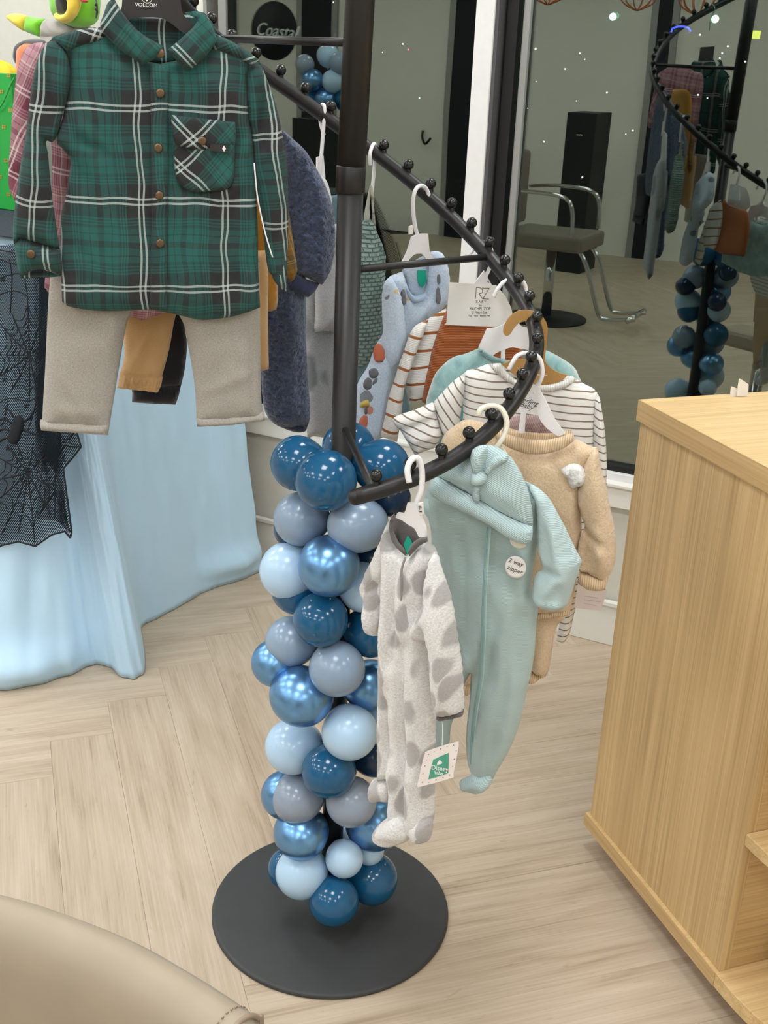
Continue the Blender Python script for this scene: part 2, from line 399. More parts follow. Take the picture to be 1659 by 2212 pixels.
# windows
def window(name, s0, s1, gs0):
    w = bpy.data.objects.new(name, None); COL.objects.link(w); w.location = Vector(L((s0+s1)/2, 0, .5)); tag(w, kind='structure')
    MB().box(L, (gs0-.03, -.056, GZ0-.01), (s1, -.05, GZ1)).obj('glass', M['glass'], w)
    b = MB(); b.box(L, (s0, -.10, .502), (s1, -.012, GZ0-.012)); b.box(L, (s0, -.1, GZ1), (s1, 0, GZ1+.02)); b.obj('frame', M['alu'], w, bevel=.0015)
    b = MB(); b.box(L, (s0, -.08, GZ0-.013), (s1, -.028, GZ0+.004)); b.box(L, (gs0-.035, -.08, GZ0-.01), (gs0-.004, -.03, GZ1)); b.obj('gasket', M['gasket'], w)
    MB().box(L, (s0, -.02, .498), (s1, .02, .508)).obj('sill', M['trim'], w, bevel=.002)
    return w
w1 = window('window_1', -1.385, -.505, -1.31)
MB().box(L, (-1.385, -.03, .54), (-1.372, 0, GZ1)).obj('jamb_or_reflection', M['alug'], w1)
MB().box(L, (-1.345, -.05, .54), (-1.318, -.02, GZ1)).obj('jamb_or_reflection', M['alug'], w1)
w2 = window('window_2', -.447, S1-.02, -.395)
MB().box(L, (-.385, -.05, .545), (-.365, -.03, GZ1)).obj('jamb_or_reflection', M['alug'], w2, bevel=.004)  # grey bar added to stand for a blurred reflection beside the gasket
b = MB(); b.box(L, (-.503, -.075, .50), (-.45, .012, GZ1)); mull = struct(b.obj('trim_2', M['alu'], bevel=.002))
MB().box(L, (-.4497, -.075, .50), (-.44, .004, GZ1)).obj('gasket_strip', plain('dark_grey_strip', (84, 84, 86), .5), mull)
# dark ground outside
struct(MB().box(L, (-30, -40, -.25), (30, -.2, -.1)).obj('pavement', plain('asphalt', (40, 40, 42), .9)))

# ceiling troffers
ROWN = ('row nearest the window', 'second row from the window', 'third row from the window', 'row farthest from the window')
COLN = ('leftmost', 'second from left', 'middle', 'second from right', 'rightmost')
for ri, di in enumerate((.75, 2.35, 4.1, 5.9)):
    for ci, si in enumerate((-5.4, -3.6, -1.75, .1, 1.9)):
        th = thing('ceiling_light', L(si, di, HC-.035), 'flat square ceiling light panel, %s in the %s' % (COLN[ci], ROWN[ri]), 'light', 'ceiling light panels')
        MB().box(L, (si-.31, di-.31, HC-.035), (si+.31, di+.31, HC-.001)).obj('frame', M['alu'], th)
        MB().box(L, (si-.28, di-.28, HC-.039), (si+.28, di+.28, HC-.0352)).obj('diffuser', M['lamp'], th)

# ------------------------------------------------------------------ spiral garment rack
BX, BY = -.0739, 1.835; RA = .31
_az = np.array([[-84, 1.014], [-70, 1.036], [-60, 1.053], [-50, 1.075], [-42, 1.095], [-34, 1.117], [-25, 1.145], [-12, 1.172], [0, 1.192], [8, 1.209], [18.5, 1.228], [28, 1.252], [38, 1.281], [49, 1.316], [61, 1.36], [73, 1.403], [83, 1.44], [99, 1.493], [109, 1.53], [117, 1.555], [134, 1.604], [149, 1.65], [165, 1.70], [180, 1.75], [200, 1.81], [230, 1.90], [268, 2.0]])
_ag = np.linspace(-84, 268, 177); _zg = np.interp(_ag, _az[:, 0], _az[:, 1])
_k = np.exp(-.5*(np.arange(-8, 9)/3.0)**2); _k /= _k.sum(); _zp = np.pad(_zg, 8, mode='reflect', reflect_type='odd'); _zg = np.convolve(_zp, _k, 'valid')
def arm(a):
    r = math.radians(a); return np.array([BX+RA*math.cos(r), BY+RA*math.sin(r), np.interp(a, _ag, _zg)])
rack = thing('garment_rack', (BX, BY, 0), 'black metal spiral clothes rack on a round base plate, carrying baby clothes', 'rack')
lathe('base_plate', [(.02, .0), (.2365, .0), (.238, .0015), (.238, .0055), (.2355, .0085), (.231, .0095), (.03, .0095)], (BX, BY, 0), M['base'], rack, 96)
lathe('pole', [(.0205, .009), (.0205, 1.45)], (BX, BY, 0), M['black'], rack, 40)
lean = .018
tube('upper_pole', [(BX, BY, 1.43), (BX+lean*.9, BY, 2.06)], .0222, M['black'], rack, 40)
lathe('joint_collar', [(.0218, 1.405), (.0232, 1.407), (.0232, 1.444), (.0218, 1.446)], (BX, BY, 0), M['black'], rack, 40)
lathe('pole_cap', [(.024, 2.055), (.024, 2.07), (.018, 2.078), (.004, 2.081)], (BX+lean*.92, BY, 0), M['black'], rack, 24)
ap = [arm(a) for a in np.linspace(-84, 268, 150)]
tube('spiral_arm', ap, .0122, M['black'], rack, 16)
for a_, nm in ((-84, 0), (268, 1)):
    bm = bmesh.new(); bmesh.ops.create_uvsphere(bm, u_segments=16, v_segments=10, radius=.0123); me = bpy.data.meshes.new('arm_end_cap'); bm.to_mesh(me); bm.free()
    me.polygons.foreach_set('use_smooth', [True]*len(me.polygons)); o = link_mesh('arm_end_cap', me, M['black'], rack); o.location = Vector(arm(a_))-rack.location
for a_, zp in ((-79, 1.019), (39, 1.283), (140, 1.612), (228, 1.89)):
    e = arm(a_); tube('strut', [(BX, BY, e[2]), tuple(e)], .0062, M['black'], rack, 12)
bm = bmesh.new(); bmesh.ops.create_uvsphere(bm, u_segments=20, v_segments=12, radius=.0096)
bmesh.ops.create_cone(bm, segments=12, radius1=.0058, radius2=.0045, depth=.012, matrix=Matrix.Translation((0, 0, -.0115)))
ball = bpy.data.meshes.new('ball_stop'); bm.to_mesh(ball); bm.free(); ball.polygons.foreach_set('use_smooth', [True]*len(ball.polygons)); ball.materials.append(plain('black_gloss_ball', (24, 24, 24), .24, 0, .5))
balls = [(812, 1027), (883, 995), (949, 964), (1006, 926), (1053, 885), (1092, 845), (1119, 803), (1136, 765), (1143, 728), (1140, 688), (1128, 648), (1110, 607), (1080, 570), (1049, 530), (1011, 490), (966, 450), (920, 408), (872, 368), (822, 323), (765, 278), (712, 235), (655, 196), (602, 158), (548, 120), (495, 85), (447, 50), (400, 18)]
_cand = np.linspace(-83, 166, 1000); _cp = np.array([pr(arm(a)+np.array([0, 0, .0245]))[:2] for a in _cand])
angs = []
for q in balls:
    dd = np.hypot(_cp[:, 0]-q[0], _cp[:, 1]-q[1])
    if angs: dd = dd+np.where(_cand < angs[-1]+5, 1e3, 0)+np.where(_cand > angs[-1]+18, 1e3, 0)
    angs.append(_cand[int(np.argmin(dd))])
angs += [angs[-1]+9*i for i in range(1, 13) if angs[-1]+9*i < 266]
for a_ in angs:
    o = bpy.data.objects.new('ball_stop', ball); COL.objects.link(o); o.parent = rack; o.location = Vector(arm(a_)+np.array([0, 0, .0245]))-rack.location

# ------------------------------------------------------------------ balloon garland around the pole
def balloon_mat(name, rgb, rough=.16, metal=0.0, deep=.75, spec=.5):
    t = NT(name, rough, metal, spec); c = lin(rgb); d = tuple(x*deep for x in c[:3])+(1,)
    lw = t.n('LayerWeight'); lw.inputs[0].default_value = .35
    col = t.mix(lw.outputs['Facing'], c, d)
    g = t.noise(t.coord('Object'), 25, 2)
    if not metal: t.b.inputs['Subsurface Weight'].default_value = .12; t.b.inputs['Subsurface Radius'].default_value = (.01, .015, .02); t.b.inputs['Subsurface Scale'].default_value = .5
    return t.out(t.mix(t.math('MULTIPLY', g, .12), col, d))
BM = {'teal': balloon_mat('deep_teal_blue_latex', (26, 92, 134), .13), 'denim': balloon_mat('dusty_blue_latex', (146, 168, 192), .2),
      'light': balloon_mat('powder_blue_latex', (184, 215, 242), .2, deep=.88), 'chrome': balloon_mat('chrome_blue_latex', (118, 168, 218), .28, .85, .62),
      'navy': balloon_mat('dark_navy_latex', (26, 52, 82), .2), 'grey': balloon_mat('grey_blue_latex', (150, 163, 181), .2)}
def balloon_mesh():
    prof = []
    n = 22
    for i in range(n+1):
        th = math.pi*i/n; z = math.cos(th); r = math.sin(th)*(1.0 if z > 0 else 1.0+.05*z)
        if z < -.55: z = z-(-z-.55)*.14
        prof.append((max(r, .002), z))
    zb = prof[-1][1]
    prof = prof[:-1]+[(.055, zb-.0), (.04, zb-.03), (.075, zb-.09), (.06, zb-.105), (.004, zb-.1)]
    v, f = lathe_geo(prof, (0, 0, 0), 28); return v, f
bv_, bf_ = balloon_mesh(); bmeshes = {}
for k_, mm in BM.items():
    me = bpy.data.meshes.new('balloon'); me.from_pydata(bv_, [], bf_); me.polygons.foreach_set('use_smooth', [True]*len(me.polygons)); me.materials.append(mm); fixn(me); bmeshes[k_] = me
# picture centre, radii in the photograph, colour, front(+1)/behind(-1) of the pole, gap to the pole, label
BL = [
 (644.5, 1000.6, 60.8, 60, 'teal', 1, .0, 'dark teal balloon at the upper left end of the garland'),
 (704.5, 1037, 68, 67, 'teal', 1, .012, 'large dark teal balloon at the top front of the garland, beside the rack arm end'),
 (753, 969, 59, 56, 'teal', -1, .0, 'dark teal balloon peeking out behind the pole at the garland top'),
 (824, 1009, 62, 62, 'teal', .2, .0, 'dark teal balloon at the top right, behind the rack arm and its brace'),
 (650.7, 1121, 59.5, 57, 'denim', 1, .0, 'dusty blue balloon at the left under the topmost dark teal ones'),
 (772.6, 1134, 68.5, 61, 'denim', 1, .0, 'wide dusty blue balloon directly under the lower end of the rack arm'),
 (846, 1076, 42, 44, 'navy', -.3, .0, 'shaded slate blue balloon behind the rack arm at the right'),  # shade put into its colour: navy latex for a shadowed slate blue balloon
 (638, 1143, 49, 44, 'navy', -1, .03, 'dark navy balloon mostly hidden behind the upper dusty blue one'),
 (625, 1233, 64.5, 67, 'light', 1, .0, 'powder blue balloon at the upper left, by the tablecloth edge'),
 (711, 1221.5, 68.5, 68, 'chrome', 1, .014, 'shiny chrome blue balloon at upper centre of the garland'),
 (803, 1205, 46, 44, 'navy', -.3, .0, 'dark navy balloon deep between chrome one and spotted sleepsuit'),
 (785.5, 1266.6, 57, 57, 'light', .7, .0, 'powder blue balloon beside the left sleeve of the spotted sleepsuit'),
 (641, 1272, 56, 54, 'teal', -1, .0, 'dark teal balloon hidden behind the upper powder blue one'),
 (693, 1337.5, 60.5, 57.5, 'teal', 1, .008, 'dark teal balloon in the middle front below the upper chrome one'),
 (800, 1363, 58, 60, 'teal', .6, .0, 'dark teal balloon at the right beside the body of the spotted sleepsuit'),
 (629.5, 1386.4, 56.5, 58, 'denim', 1, .0, 'dusty blue balloon at the left, halfway down the garland'),
 (595.5, 1432, 53, 54, 'chrome', .35, .012, 'chrome blue balloon sticking out furthest left of the garland'),
 (728, 1444, 61.5, 60.5, 'denim', 1, .008, 'dusty blue balloon at the centre, halfway down the garland'),
 (799, 1480, 59, 56, 'chrome', .5, .0, 'chrome blue balloon half hidden by the spotted sleepsuit'),
 (651.6, 1503, 72, 66, 'chrome', 1, .010, 'big chrome blue balloon at the left centre of the garland'),
 (634, 1612, 63.5, 60, 'light', 1, .004, 'powder blue balloon at left below the big chrome one'),
 (755, 1581, 61.5, 61.5, 'light', 1, .006, 'powder blue balloon right of centre below the two chrome ones'),
 (806.6, 1565, 42, 42, 'light', -.4, .0, 'small powder blue balloon hidden beside the sleepsuit, mid height'),
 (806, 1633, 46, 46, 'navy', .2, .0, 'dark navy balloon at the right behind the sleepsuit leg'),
 (711, 1665, 59.5, 58, 'teal', 1, .002, 'dark teal balloon in the centre under the two powder blue ones'),
 (642.6, 1721, 60, 55.5, 'grey', 1, .002, 'grey blue balloon at the lower left of the garland'),
 (616, 1717, 51, 54, 'chrome', -.5, .0, 'chrome blue balloon behind the lower left grey blue one'),
 (758.3, 1731.5, 55.5, 58, 'grey', 1, .0, 'grey blue balloon at the lower right beside the sleepsuit foot'),
 (650, 1799, 63.5, 54, 'chrome', 1, .0, 'flattened chrome blue balloon at the lower left'),
 (806.6, 1782, 57, 57, 'chrome', .4, .0, 'chrome blue balloon at the lower right behind the sleepsuit feet'),
 (757, 1806, 38, 38, 'light', -.9, .0, 'powder blue balloon hidden behind the pole near the base'),
 (652, 1885, 57, 56, 'light', 1, .004, 'powder blue balloon at the lower left just above the base plate'),
 (743.6, 1854.4, 41.5, 43, 'light', 1, .0, 'smallest round powder blue balloon low in the front'),
 (622, 1876, 41, 46, 'teal', -.2, .0, 'dark teal balloon behind the lowest powder blue one at the left'),
 (721, 1945.5, 54.5, 54.5, 'teal', 1, .010, 'lowest dark teal balloon resting in front on the base plate'),
 (803, 1898, 56.5, 58, 'teal', .55, .0, 'dark teal balloon at the lowest right above the base plate'),
 (797, 1836, 33, 33, 'light', -.9, .0, 'powder blue balloon peeking out behind the lowest right teal one'),
]
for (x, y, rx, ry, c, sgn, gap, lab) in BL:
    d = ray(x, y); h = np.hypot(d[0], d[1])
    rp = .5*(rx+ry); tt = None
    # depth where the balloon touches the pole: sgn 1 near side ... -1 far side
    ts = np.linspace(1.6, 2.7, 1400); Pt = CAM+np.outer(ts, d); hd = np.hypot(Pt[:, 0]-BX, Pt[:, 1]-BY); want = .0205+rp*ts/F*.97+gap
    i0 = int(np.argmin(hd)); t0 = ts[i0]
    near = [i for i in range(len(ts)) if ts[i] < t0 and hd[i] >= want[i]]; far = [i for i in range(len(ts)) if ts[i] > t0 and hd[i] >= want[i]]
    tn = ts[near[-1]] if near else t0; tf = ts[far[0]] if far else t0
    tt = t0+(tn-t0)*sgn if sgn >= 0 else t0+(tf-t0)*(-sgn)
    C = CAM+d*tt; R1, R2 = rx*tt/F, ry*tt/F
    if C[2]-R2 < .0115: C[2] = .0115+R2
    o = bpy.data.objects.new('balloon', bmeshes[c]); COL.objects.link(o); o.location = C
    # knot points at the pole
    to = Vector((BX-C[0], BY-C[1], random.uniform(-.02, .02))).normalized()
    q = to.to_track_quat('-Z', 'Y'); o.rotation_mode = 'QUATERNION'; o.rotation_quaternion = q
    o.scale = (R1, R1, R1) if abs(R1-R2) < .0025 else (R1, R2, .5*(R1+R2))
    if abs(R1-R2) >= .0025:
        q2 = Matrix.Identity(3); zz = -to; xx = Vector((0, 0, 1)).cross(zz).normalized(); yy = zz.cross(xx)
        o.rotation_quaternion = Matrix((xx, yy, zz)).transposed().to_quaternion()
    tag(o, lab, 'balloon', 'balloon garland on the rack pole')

# ------------------------------------------------------------------ cloth helpers
class Pl:
    """plane a garment hangs in: point on the rack arm, heading of its width, optional slope"""
    def __init__(s, p, yaw, v=None):
        s.p = np.array(p, float); y = math.radians(yaw)
        s.u = np.array([math.cos(y), math.sin(y), 0]); s.v = np.array([0, 0, 1.0]) if v is None else np.array(v, float)/np.linalg.norm(v)
        s.n = np.cross(s.u, s.v); s.n /= np.linalg.norm(s.n)
        if s.n[1] > 0 and v is None: s.n = -s.n
    def uv(s, q, h=0.0):
        o = s.p+s.n*h; P = at_plane(q[0], q[1], o, s.n)-o; return np.array([P @ s.u, P @ s.v])
    def w(s, u, v, h=0.0): return s.p+s.u*u+s.v*v+s.n*h
    def px(s, x, y, h=0.0):
        return at_plane(x, y, s.p+s.n*h, s.n)
def outline(pts, sub=4):
    """closed smooth outline; points given with a third entry stay sharp"""
    n = len(pts); out = []
    for i in range(n):
        a, b, c, d = pts[i-1], pts[i], pts[(i+1) % n], pts[(i+2) % n]
        A, B, C, D = [np.array(q[:2], float) for q in (a, b, c, d)]
        if len(b) > 2: A = B-(C-B)
        if len(c) > 2: D = C+(C-B)
        for j in range(sub):
            t = j/sub
            out.append(.5*(2*B+(C-A)*t+(2*A-5*B+4*C-D)*t*t+(3*B-A-3*C+D)*t**3))
    return out
def seg_dist(P, A, B):
    d = np.full(len(P), 1e9)
    for a, b in zip(A, B):
        ab = b-a; l2 = ab @ ab+1e-14; t = np.clip(((P-a) @ ab)/l2, 0, 1); q = a+t[:, None]*ab
        d = np.minimum(d, np.hypot(P[:, 0]-q[:, 0], P[:, 1]-q[:, 1]))
    return d
def inside(P, A, B):
    c = np.zeros(len(P), bool)
    for a, b in zip(A, B):
        k = (a[1] > P[:, 1]) != (b[1] > P[:, 1])
        with np.errstate(divide='ignore', invalid='ignore'):
            x = (b[0]-a[0])*(P[:, 1]-a[1])/(b[1]-a[1])+a[0]
        c ^= k & (P[:, 0] < x)
    return c
def cloth(name, pts, pl, mat, parent=None, t=.014, off=0.0, res=.007, rnd=.03, folds=(), wob=.0025, wsc=14, fuzz=0.0, fsc=150, rot=0.0, uvo=None, back=.7, sub=4, tilt=None, hem=0.0):
    """sewn piece: outline in the photograph, carried to its hanging plane and filled out to a real two-sided thickness.
    folds: (x0,y0,x1,y1,width_m,height_m) creases"""
    o2 = [pl.uv(q, off) for q in outline(pts, sub)]
    B = [o2[0]]
    for q in o2[1:]:
        if np.hypot(*(q-B[-1])) > res*.28: B.append(q)
    if np.hypot(*(B[0]-B[-1])) < res*.28: B.pop()
    # resample long edges
    R = []
    for a, b in zip(B, B[1:]+B[:1]):
        k = max(1, int(np.hypot(*(b-a))/res)); R += [a+(b-a)*j/k for j in range(k)]
    B = np.array(R); B2 = np.roll(B, -1, axis=0)
    lo, hi = B.min(0), B.max(0)
    gx, gy = np.meshgrid(np.arange(lo[0], hi[0], res), np.arange(lo[1], hi[1], res*.866))
    gx = gx+(np.arange(gx.shape[0]) % 2)[:, None]*res*.5
    G = np.stack([gx.ravel(), gy.ravel()], 1)
    G = G[inside(G, B, B2)]
    if len(G):
        G = G[seg_dist(G, B, B2) > res*.45]
    P = np.vstack([B, G]) if len(G) else B
    nb = len(B)
    r = delaunay_2d_cdt([Vector(p) for p in P], [(i, (i+1) % nb) for i in range(nb)], [], 1, 1e-7)
    V = np.array([tuple(v) for v in r[0]]); T = [tuple(f) for f in r[2]]
    d = seg_dist(V, B, B2); isb = d < 1e-6
    x = np.clip(d/rnd, 0, 1); prof = np.sqrt(1-(1-x)**2)
    h = t*prof
    fs = np.zeros(len(V)); ease = np.clip(d/(rnd*.45), 0, 1)
    for (x0, y0, x1, y1, w_, a_) in folds:
        A_, C_ = pl.uv((x0, y0), off), pl.uv((x1, y1), off); ab = C_-A_; l2 = ab @ ab+1e-12
        tt = ((V-A_) @ ab)/l2; tc_ = np.clip(tt, 0, 1); q = A_+tc_[:, None]*ab; dd = np.hypot(V[:, 0]-q[:, 0], V[:, 1]-q[:, 1])
        fs += 1.5*a_*np.exp(-(dd/w_)**2)*(1-.55*np.abs(2*tc_-1)**2)
    if wob:
        sd_ = random.uniform(0, 50)
        def wr(p):
            a = noise.noise(Vector((p[0]*wsc+sd_, p[1]*wsc*.55, sd_)))
            q = p[0]*.9+p[1]*.25; r_ = p[1]*.9-p[0]*.25
            b_ = 1-abs(noise.noise(Vector((q*wsc*2.6+sd_, r_*wsc*.9, sd_+7))))*2.4
            return 1.6*a+.9*max(b_, -.4)
        fs += np.array([wob*wr(p) for p in V])
    if fuzz:
        fs += np.array([fuzz*noise.noise(Vector((p[0]*fsc, p[1]*fsc, 3.1)))*1.5 for p in V]); ease = np.maximum(ease, .35)
    fs *= ease
    tl = np.zeros(len(V))
    if tilt is not None: tl = (V[:, 0]-tilt[0])*tilt[1]+(V[:, 1]-0)*(tilt[2] if len(tilt) > 2 else 0)
    hf = off+tl+h+fs; hb = off+tl-h*back+fs*.5
    hf = np.where(isb, off+tl+fs, hf); hb = np.where(isb, hf, np.minimum(hb, hf-.0015))
    Wd = pl.p+np.outer(V[:, 0], pl.u)+np.outer(V[:, 1], pl.v)
    FV = Wd+np.outer(hf, pl.n); BVv = Wd+np.outer(hb, pl.n)
    n = len(V); idx = {}; verts = list(FV); bi = np.arange(n)
    for i in range(n):
        if isb[i]: idx[i] = i
        else: idx[i] = len(verts); verts.append(BVv[i])
    faces = []
    for f in T:
        a, b, c = V[f[0]], V[f[1]], V[f[2]]
        if (b[0]-a[0])*(c[1]-a[1])-(b[1]-a[1])*(c[0]-a[0]) < 0: f = f[::-1]
        faces.append(tuple(f)); g = tuple(idx[i] for i in f)[::-1]
        if len(set(g) & set(f)) < len(f): faces.append(g)
    o0 = pl.uv(uvo, off) if uvo else np.zeros(2)
    c_, s_ = math.cos(rot), math.sin(rot)
    uvp = V-o0; uvp = np.stack([uvp[:, 0]*c_-uvp[:, 1]*s_, uvp[:, 0]*s_+uvp[:, 1]*c_], 1)
    UV = list(uvp)+[uvp[i] for i in range(n) if not isb[i]]
    return mesh_obj(name, verts, faces, mat, parent, True, UV)
def hang(name, pl, label, cat, group=None, at=None):
    p = pl.p if at is None else at
    return thing(name, p, label, cat, group)
def ptube(name, pts, pl, r, mat, parent, h=0.0, sub=5, seg=10):
    return tube(name, crom([pl.px(q[0], q[1], h if len(q) < 3 else q[2]) for q in pts], sub), r, mat, parent, seg)
FONT = None
def text(s, c, pl, size, mat, parent, h, rot=0.0, sx=1.0, name='lettering', shear=0.0, ext=.0002, space=1.0):
    """raised print on a hanging piece, centred on the given spot"""
    cu = bpy.data.curves.new(name, 'FONT'); cu.body = s; cu.size = size; cu.align_x = 'CENTER'; cu.align_y = 'CENTER'; cu.extrude = ext; cu.shear = shear; cu.space_character = space
    cu.resolution_u = 3
    tmp = bpy.data.objects.new(name, cu); COL.objects.link(tmp)
    dg = bpy.context.evaluated_depsgraph_get(); me = bpy.data.meshes.new_from_object(tmp.evaluated_get(dg)); bpy.data.objects.remove(tmp)
    P = pl.px(c[0], c[1], h); c_, s_ = math.cos(rot), math.sin(rot)
    vs = [tuple(P+pl.u*((v.co.x*sx)*c_-v.co.y*s_)+pl.v*((v.co.x*sx)*s_+v.co.y*c_)+pl.n*v.co.z) for v in me.vertices]
    fs = [tuple(p.vertices) for p in me.polygons]
    return mesh_obj(name, vs, fs, mat, parent, False)
def disc(name, c, pl, r, mat, parent, h, t=.003, dome=.4, seg=18, ry=None):
    P = pl.px(c[0], c[1], h); v = []; f = []
    for (k, z) in ((1, 0), (1, t*(1-dome)), (.8, t*.92), (.4, t)):
        for i in range(seg):
            a = 2*math.pi*i/seg; v.append(P+pl.u*(r*k*math.cos(a))+pl.v*((ry or r)*k*math.sin(a))+pl.n*z)
    for j in range(3):
        for i in range(seg): f.append((j*seg+i, j*seg+(i+1) % seg, (j+1)*seg+(i+1) % seg, (j+1)*seg+i))
    f.append(tuple(range(seg))[::-1]); f.append(tuple(3*seg+i for i in range(seg)))
    o = mesh_obj(name, v, f, mat, parent); fixn(o.data); return o
def flat(name, pts, pl, mat, parent, h=0.0, t=.0015, sub=3, res=.02, smooth=False):
    """stiff card or moulded plate with square edges"""
    o2 = [pl.uv(q, h+t) for q in outline(pts, sub)]; B = [o2[0]]
    for q in o2[1:]:
        if np.hypot(*(q-B[-1])) > 3e-4: B.append(q)
    if np.hypot(*(B[0]-B[-1])) < 3e-4: B.pop()
    n = len(B); r = delaunay_2d_cdt([Vector(p) for p in B], [(i, (i+1) % n) for i in range(n)], [], 1, 1e-8)
    V = [np.array(tuple(v)) for v in r[0]]; m = len(V)
    v = [pl.w(q[0], q[1], h+t) for q in V]+[pl.w(q[0], q[1], h) for q in V]; f = []
    for T in r[2]:
        a, b, c = V[T[0]], V[T[1]], V[T[2]]; T = tuple(T)
        if (b[0]-a[0])*(c[1]-a[1])-(b[1]-a[1])*(c[0]-a[0]) < 0: T = T[::-1]
        f.append(T); f.append(tuple(i+m for i in T)[::-1])
    be = {}
    for T in f[::2]:
        for i in range(len(T)):
            a, b = T[i], T[(i+1) % len(T)]
            if (b, a) in be: del be[(b, a)]
            else: be[(a, b)] = 1
    for (a, b) in be: f.append((b, a, a+m, b+m))
    o = mesh_obj(name, v, f, mat, parent, smooth); fixn(o.data); return o

# ------------------------------------------------------------------ green tartan shirt and grey trousers (front of the rack, left)
k1 = 1.62/F
P1 = Pl(arm(207), 12)
mg = plaid('green_tartan', (42, 102, 95), (47, 44, 47), (218, 230, 226), (.1195, .1262), (0, 0))
mg2 = plaid('green_tartan_sleeve', (42, 102, 95), (47, 44, 47), (218, 230, 226), (.1195, .1262), (0, 0), rot=0.0)
sh = hang('tartan_shirt', P1, 'green and charcoal tartan button shirt on a black hanger, upper left', 'shirt')
UO = (297, 231)
cloth('back_panel', [(236, 50), (262, 26, 1), (345, 36), (441, 26, 1), (466, 70), (420, 120), (345, 142), (285, 115)], P1, mg, sh, .004, -.012, .008, uvo=(352, 30))
cloth('body', [(111, 82, 1), (175, 66), (232, 56, 1), (262, 92), (308, 128), (345, 138, 1), (392, 126), (432, 92), (466, 72, 1), (515, 100), (560, 130, 1), (540, 142), (533, 165), (536, 210), (538, 255), (545, 300), (549, 352), (554, 420), (557, 500), (558, 580), (562, 664, 1), (530, 676), (490, 686), (437, 691), (400, 684), (361, 675), (323, 669), (280, 671), (223, 672), (180, 668), (147, 661), (134, 651, 1), (131, 560), (132, 470), (143, 420), (150, 372), (152, 345), (132, 318), (120, 303), (135, 255), (145, 205), (151, 165), (143, 122)],
      P1, mg, sh, .016, 0, .0055, .034, uvo=UO, wob=.003, wsc=11,
      folds=[(150, 120, 150, 240, .006, -.004), (118, 303, 152, 350, .006, .007), (152, 345, 200, 420, .012, -.003), (534, 150, 538, 250, .006, -.004), (548, 340, 520, 420, .012, -.004), (400, 470, 420, 690, .02, .005), (250, 480, 240, 670, .02, .004), (500, 450, 505, 680, .018, -.003), (180, 600, 330, 640, .01, -.002), (430, 160, 520, 240, .015, .003), (155, 250, 210, 300, .008, .003), (160, 300, 230, 330, .007, -.003), (170, 400, 290, 440, .010, .002), (535, 280, 480, 330, .007, -.003), (540, 380, 440, 450, .010, .003), (240, 120, 270, 220, .010, .003), (540, 560, 470, 620, .010, -.002), (140, 520, 200, 560, .008, -.002)])
cloth('placket', [(324, 138, 1), (364, 138, 1), (363, 300), (362, 480), (361, 668, 1), (323, 664, 1), (327, 480), (326, 300)], P1, mg, sh, .0035, .0205, .006, .006, uvo=UO, wob=.0006)
cloth('sleeve', [(113, 83, 1), (92, 104), (78, 140), (66, 200), (57, 280), (45, 350), (34, 430), (28, 490), (31, 530), (44, 515, 1), (130, 540, 1), (125, 510), (119, 468), (112, 420), (107, 372), (104, 335), (100, 305), (118, 303), (138, 240), (152, 176), (148, 126), (135, 99)],
      P1, mg, sh, .022, .006, .006, .04, uvo=(85, 232), rot=.13, folds=[(98, 120, 112, 290, .012, -.012), (70, 250, 60, 420, .012, .004), (118, 300, 90, 330, .008, .006), (130, 130, 140, 230, .014, .006), (50, 470, 110, 480, .008, -.003)])
cloth('cuff', [(30, 527, 1), (48, 516), (90, 528), (131, 541, 1), (134, 580), (131, 597, 1), (105, 585), (70, 583), (44, 602, 1), (37, 573)], P1, mg, sh, .019, .008, .006, .03, uvo=(101, 495), rot=.02)
cloth('cuff_lining', [(44, 602, 1), (70, 584), (105, 586), (131, 597, 1), (105, 599), (70, 600)], P1, mg, sh, .002, .003, .006, .01, uvo=(60, 560))
cloth('sleeve', [(560, 130, 1), (584, 190), (602, 250), (614, 310), (621, 360), (623, 450), (622, 520), (620, 562), (618, 628, 1), (610, 626), (602, 618), (590, 598), (578, 578), (568, 500), (562, 455), (553, 400), (549, 352), (545, 300), (535, 250), (533, 165), (540, 141)],
      P1, mg, sh, .022, -.004, .006, .035, uvo=(590, 290), rot=-.12, folds=[(572, 190, 560, 340, .010, -.014), (590, 250, 600, 420, .010, .006), (548, 345, 570, 330, .007, .008), (556, 400, 575, 560, .008, -.008), (600, 480, 590, 560, .008, -.004)])
cloth('cuff', [(578, 560, 1), (621, 557, 1), (621, 590), (618, 630, 1), (603, 620), (588, 598)], P1, mg, sh, .012, .0, .006, .015, uvo=(600, 495), rot=-.1)
cloth('yoke', [(114, 80, 1), (150, 68), (189, 61), (228, 58, 1), (231, 82, 1), (185, 96), (145, 113, 1), (131, 98)], P1, mg, sh, .005, .013, .006, .012, uvo=(212, 70), rot=.3)
cloth('yoke', [(467, 76, 1), (491, 84), (525, 104), (560, 129, 1), (545, 141, 1), (500, 120), (458, 106, 1)], P1, mg, sh, .005, .013, .006, .012, uvo=(480, 160), rot=-.4)
cloth('collar', [(224, 30, 1), (233, 6), (246, -4, 1), (263, 24), (300, 68), (353, 100, 1), (345, 118), (331, 129, 1), (320, 134), (308, 141, 1), (283, 124), (258, 106), (235, 84), (216, 58)], P1, mg, sh, .007, .024, .005, .012, uvo=(290, -20), rot=.75, folds=[(240, 10, 345, 118, .012, .004)])
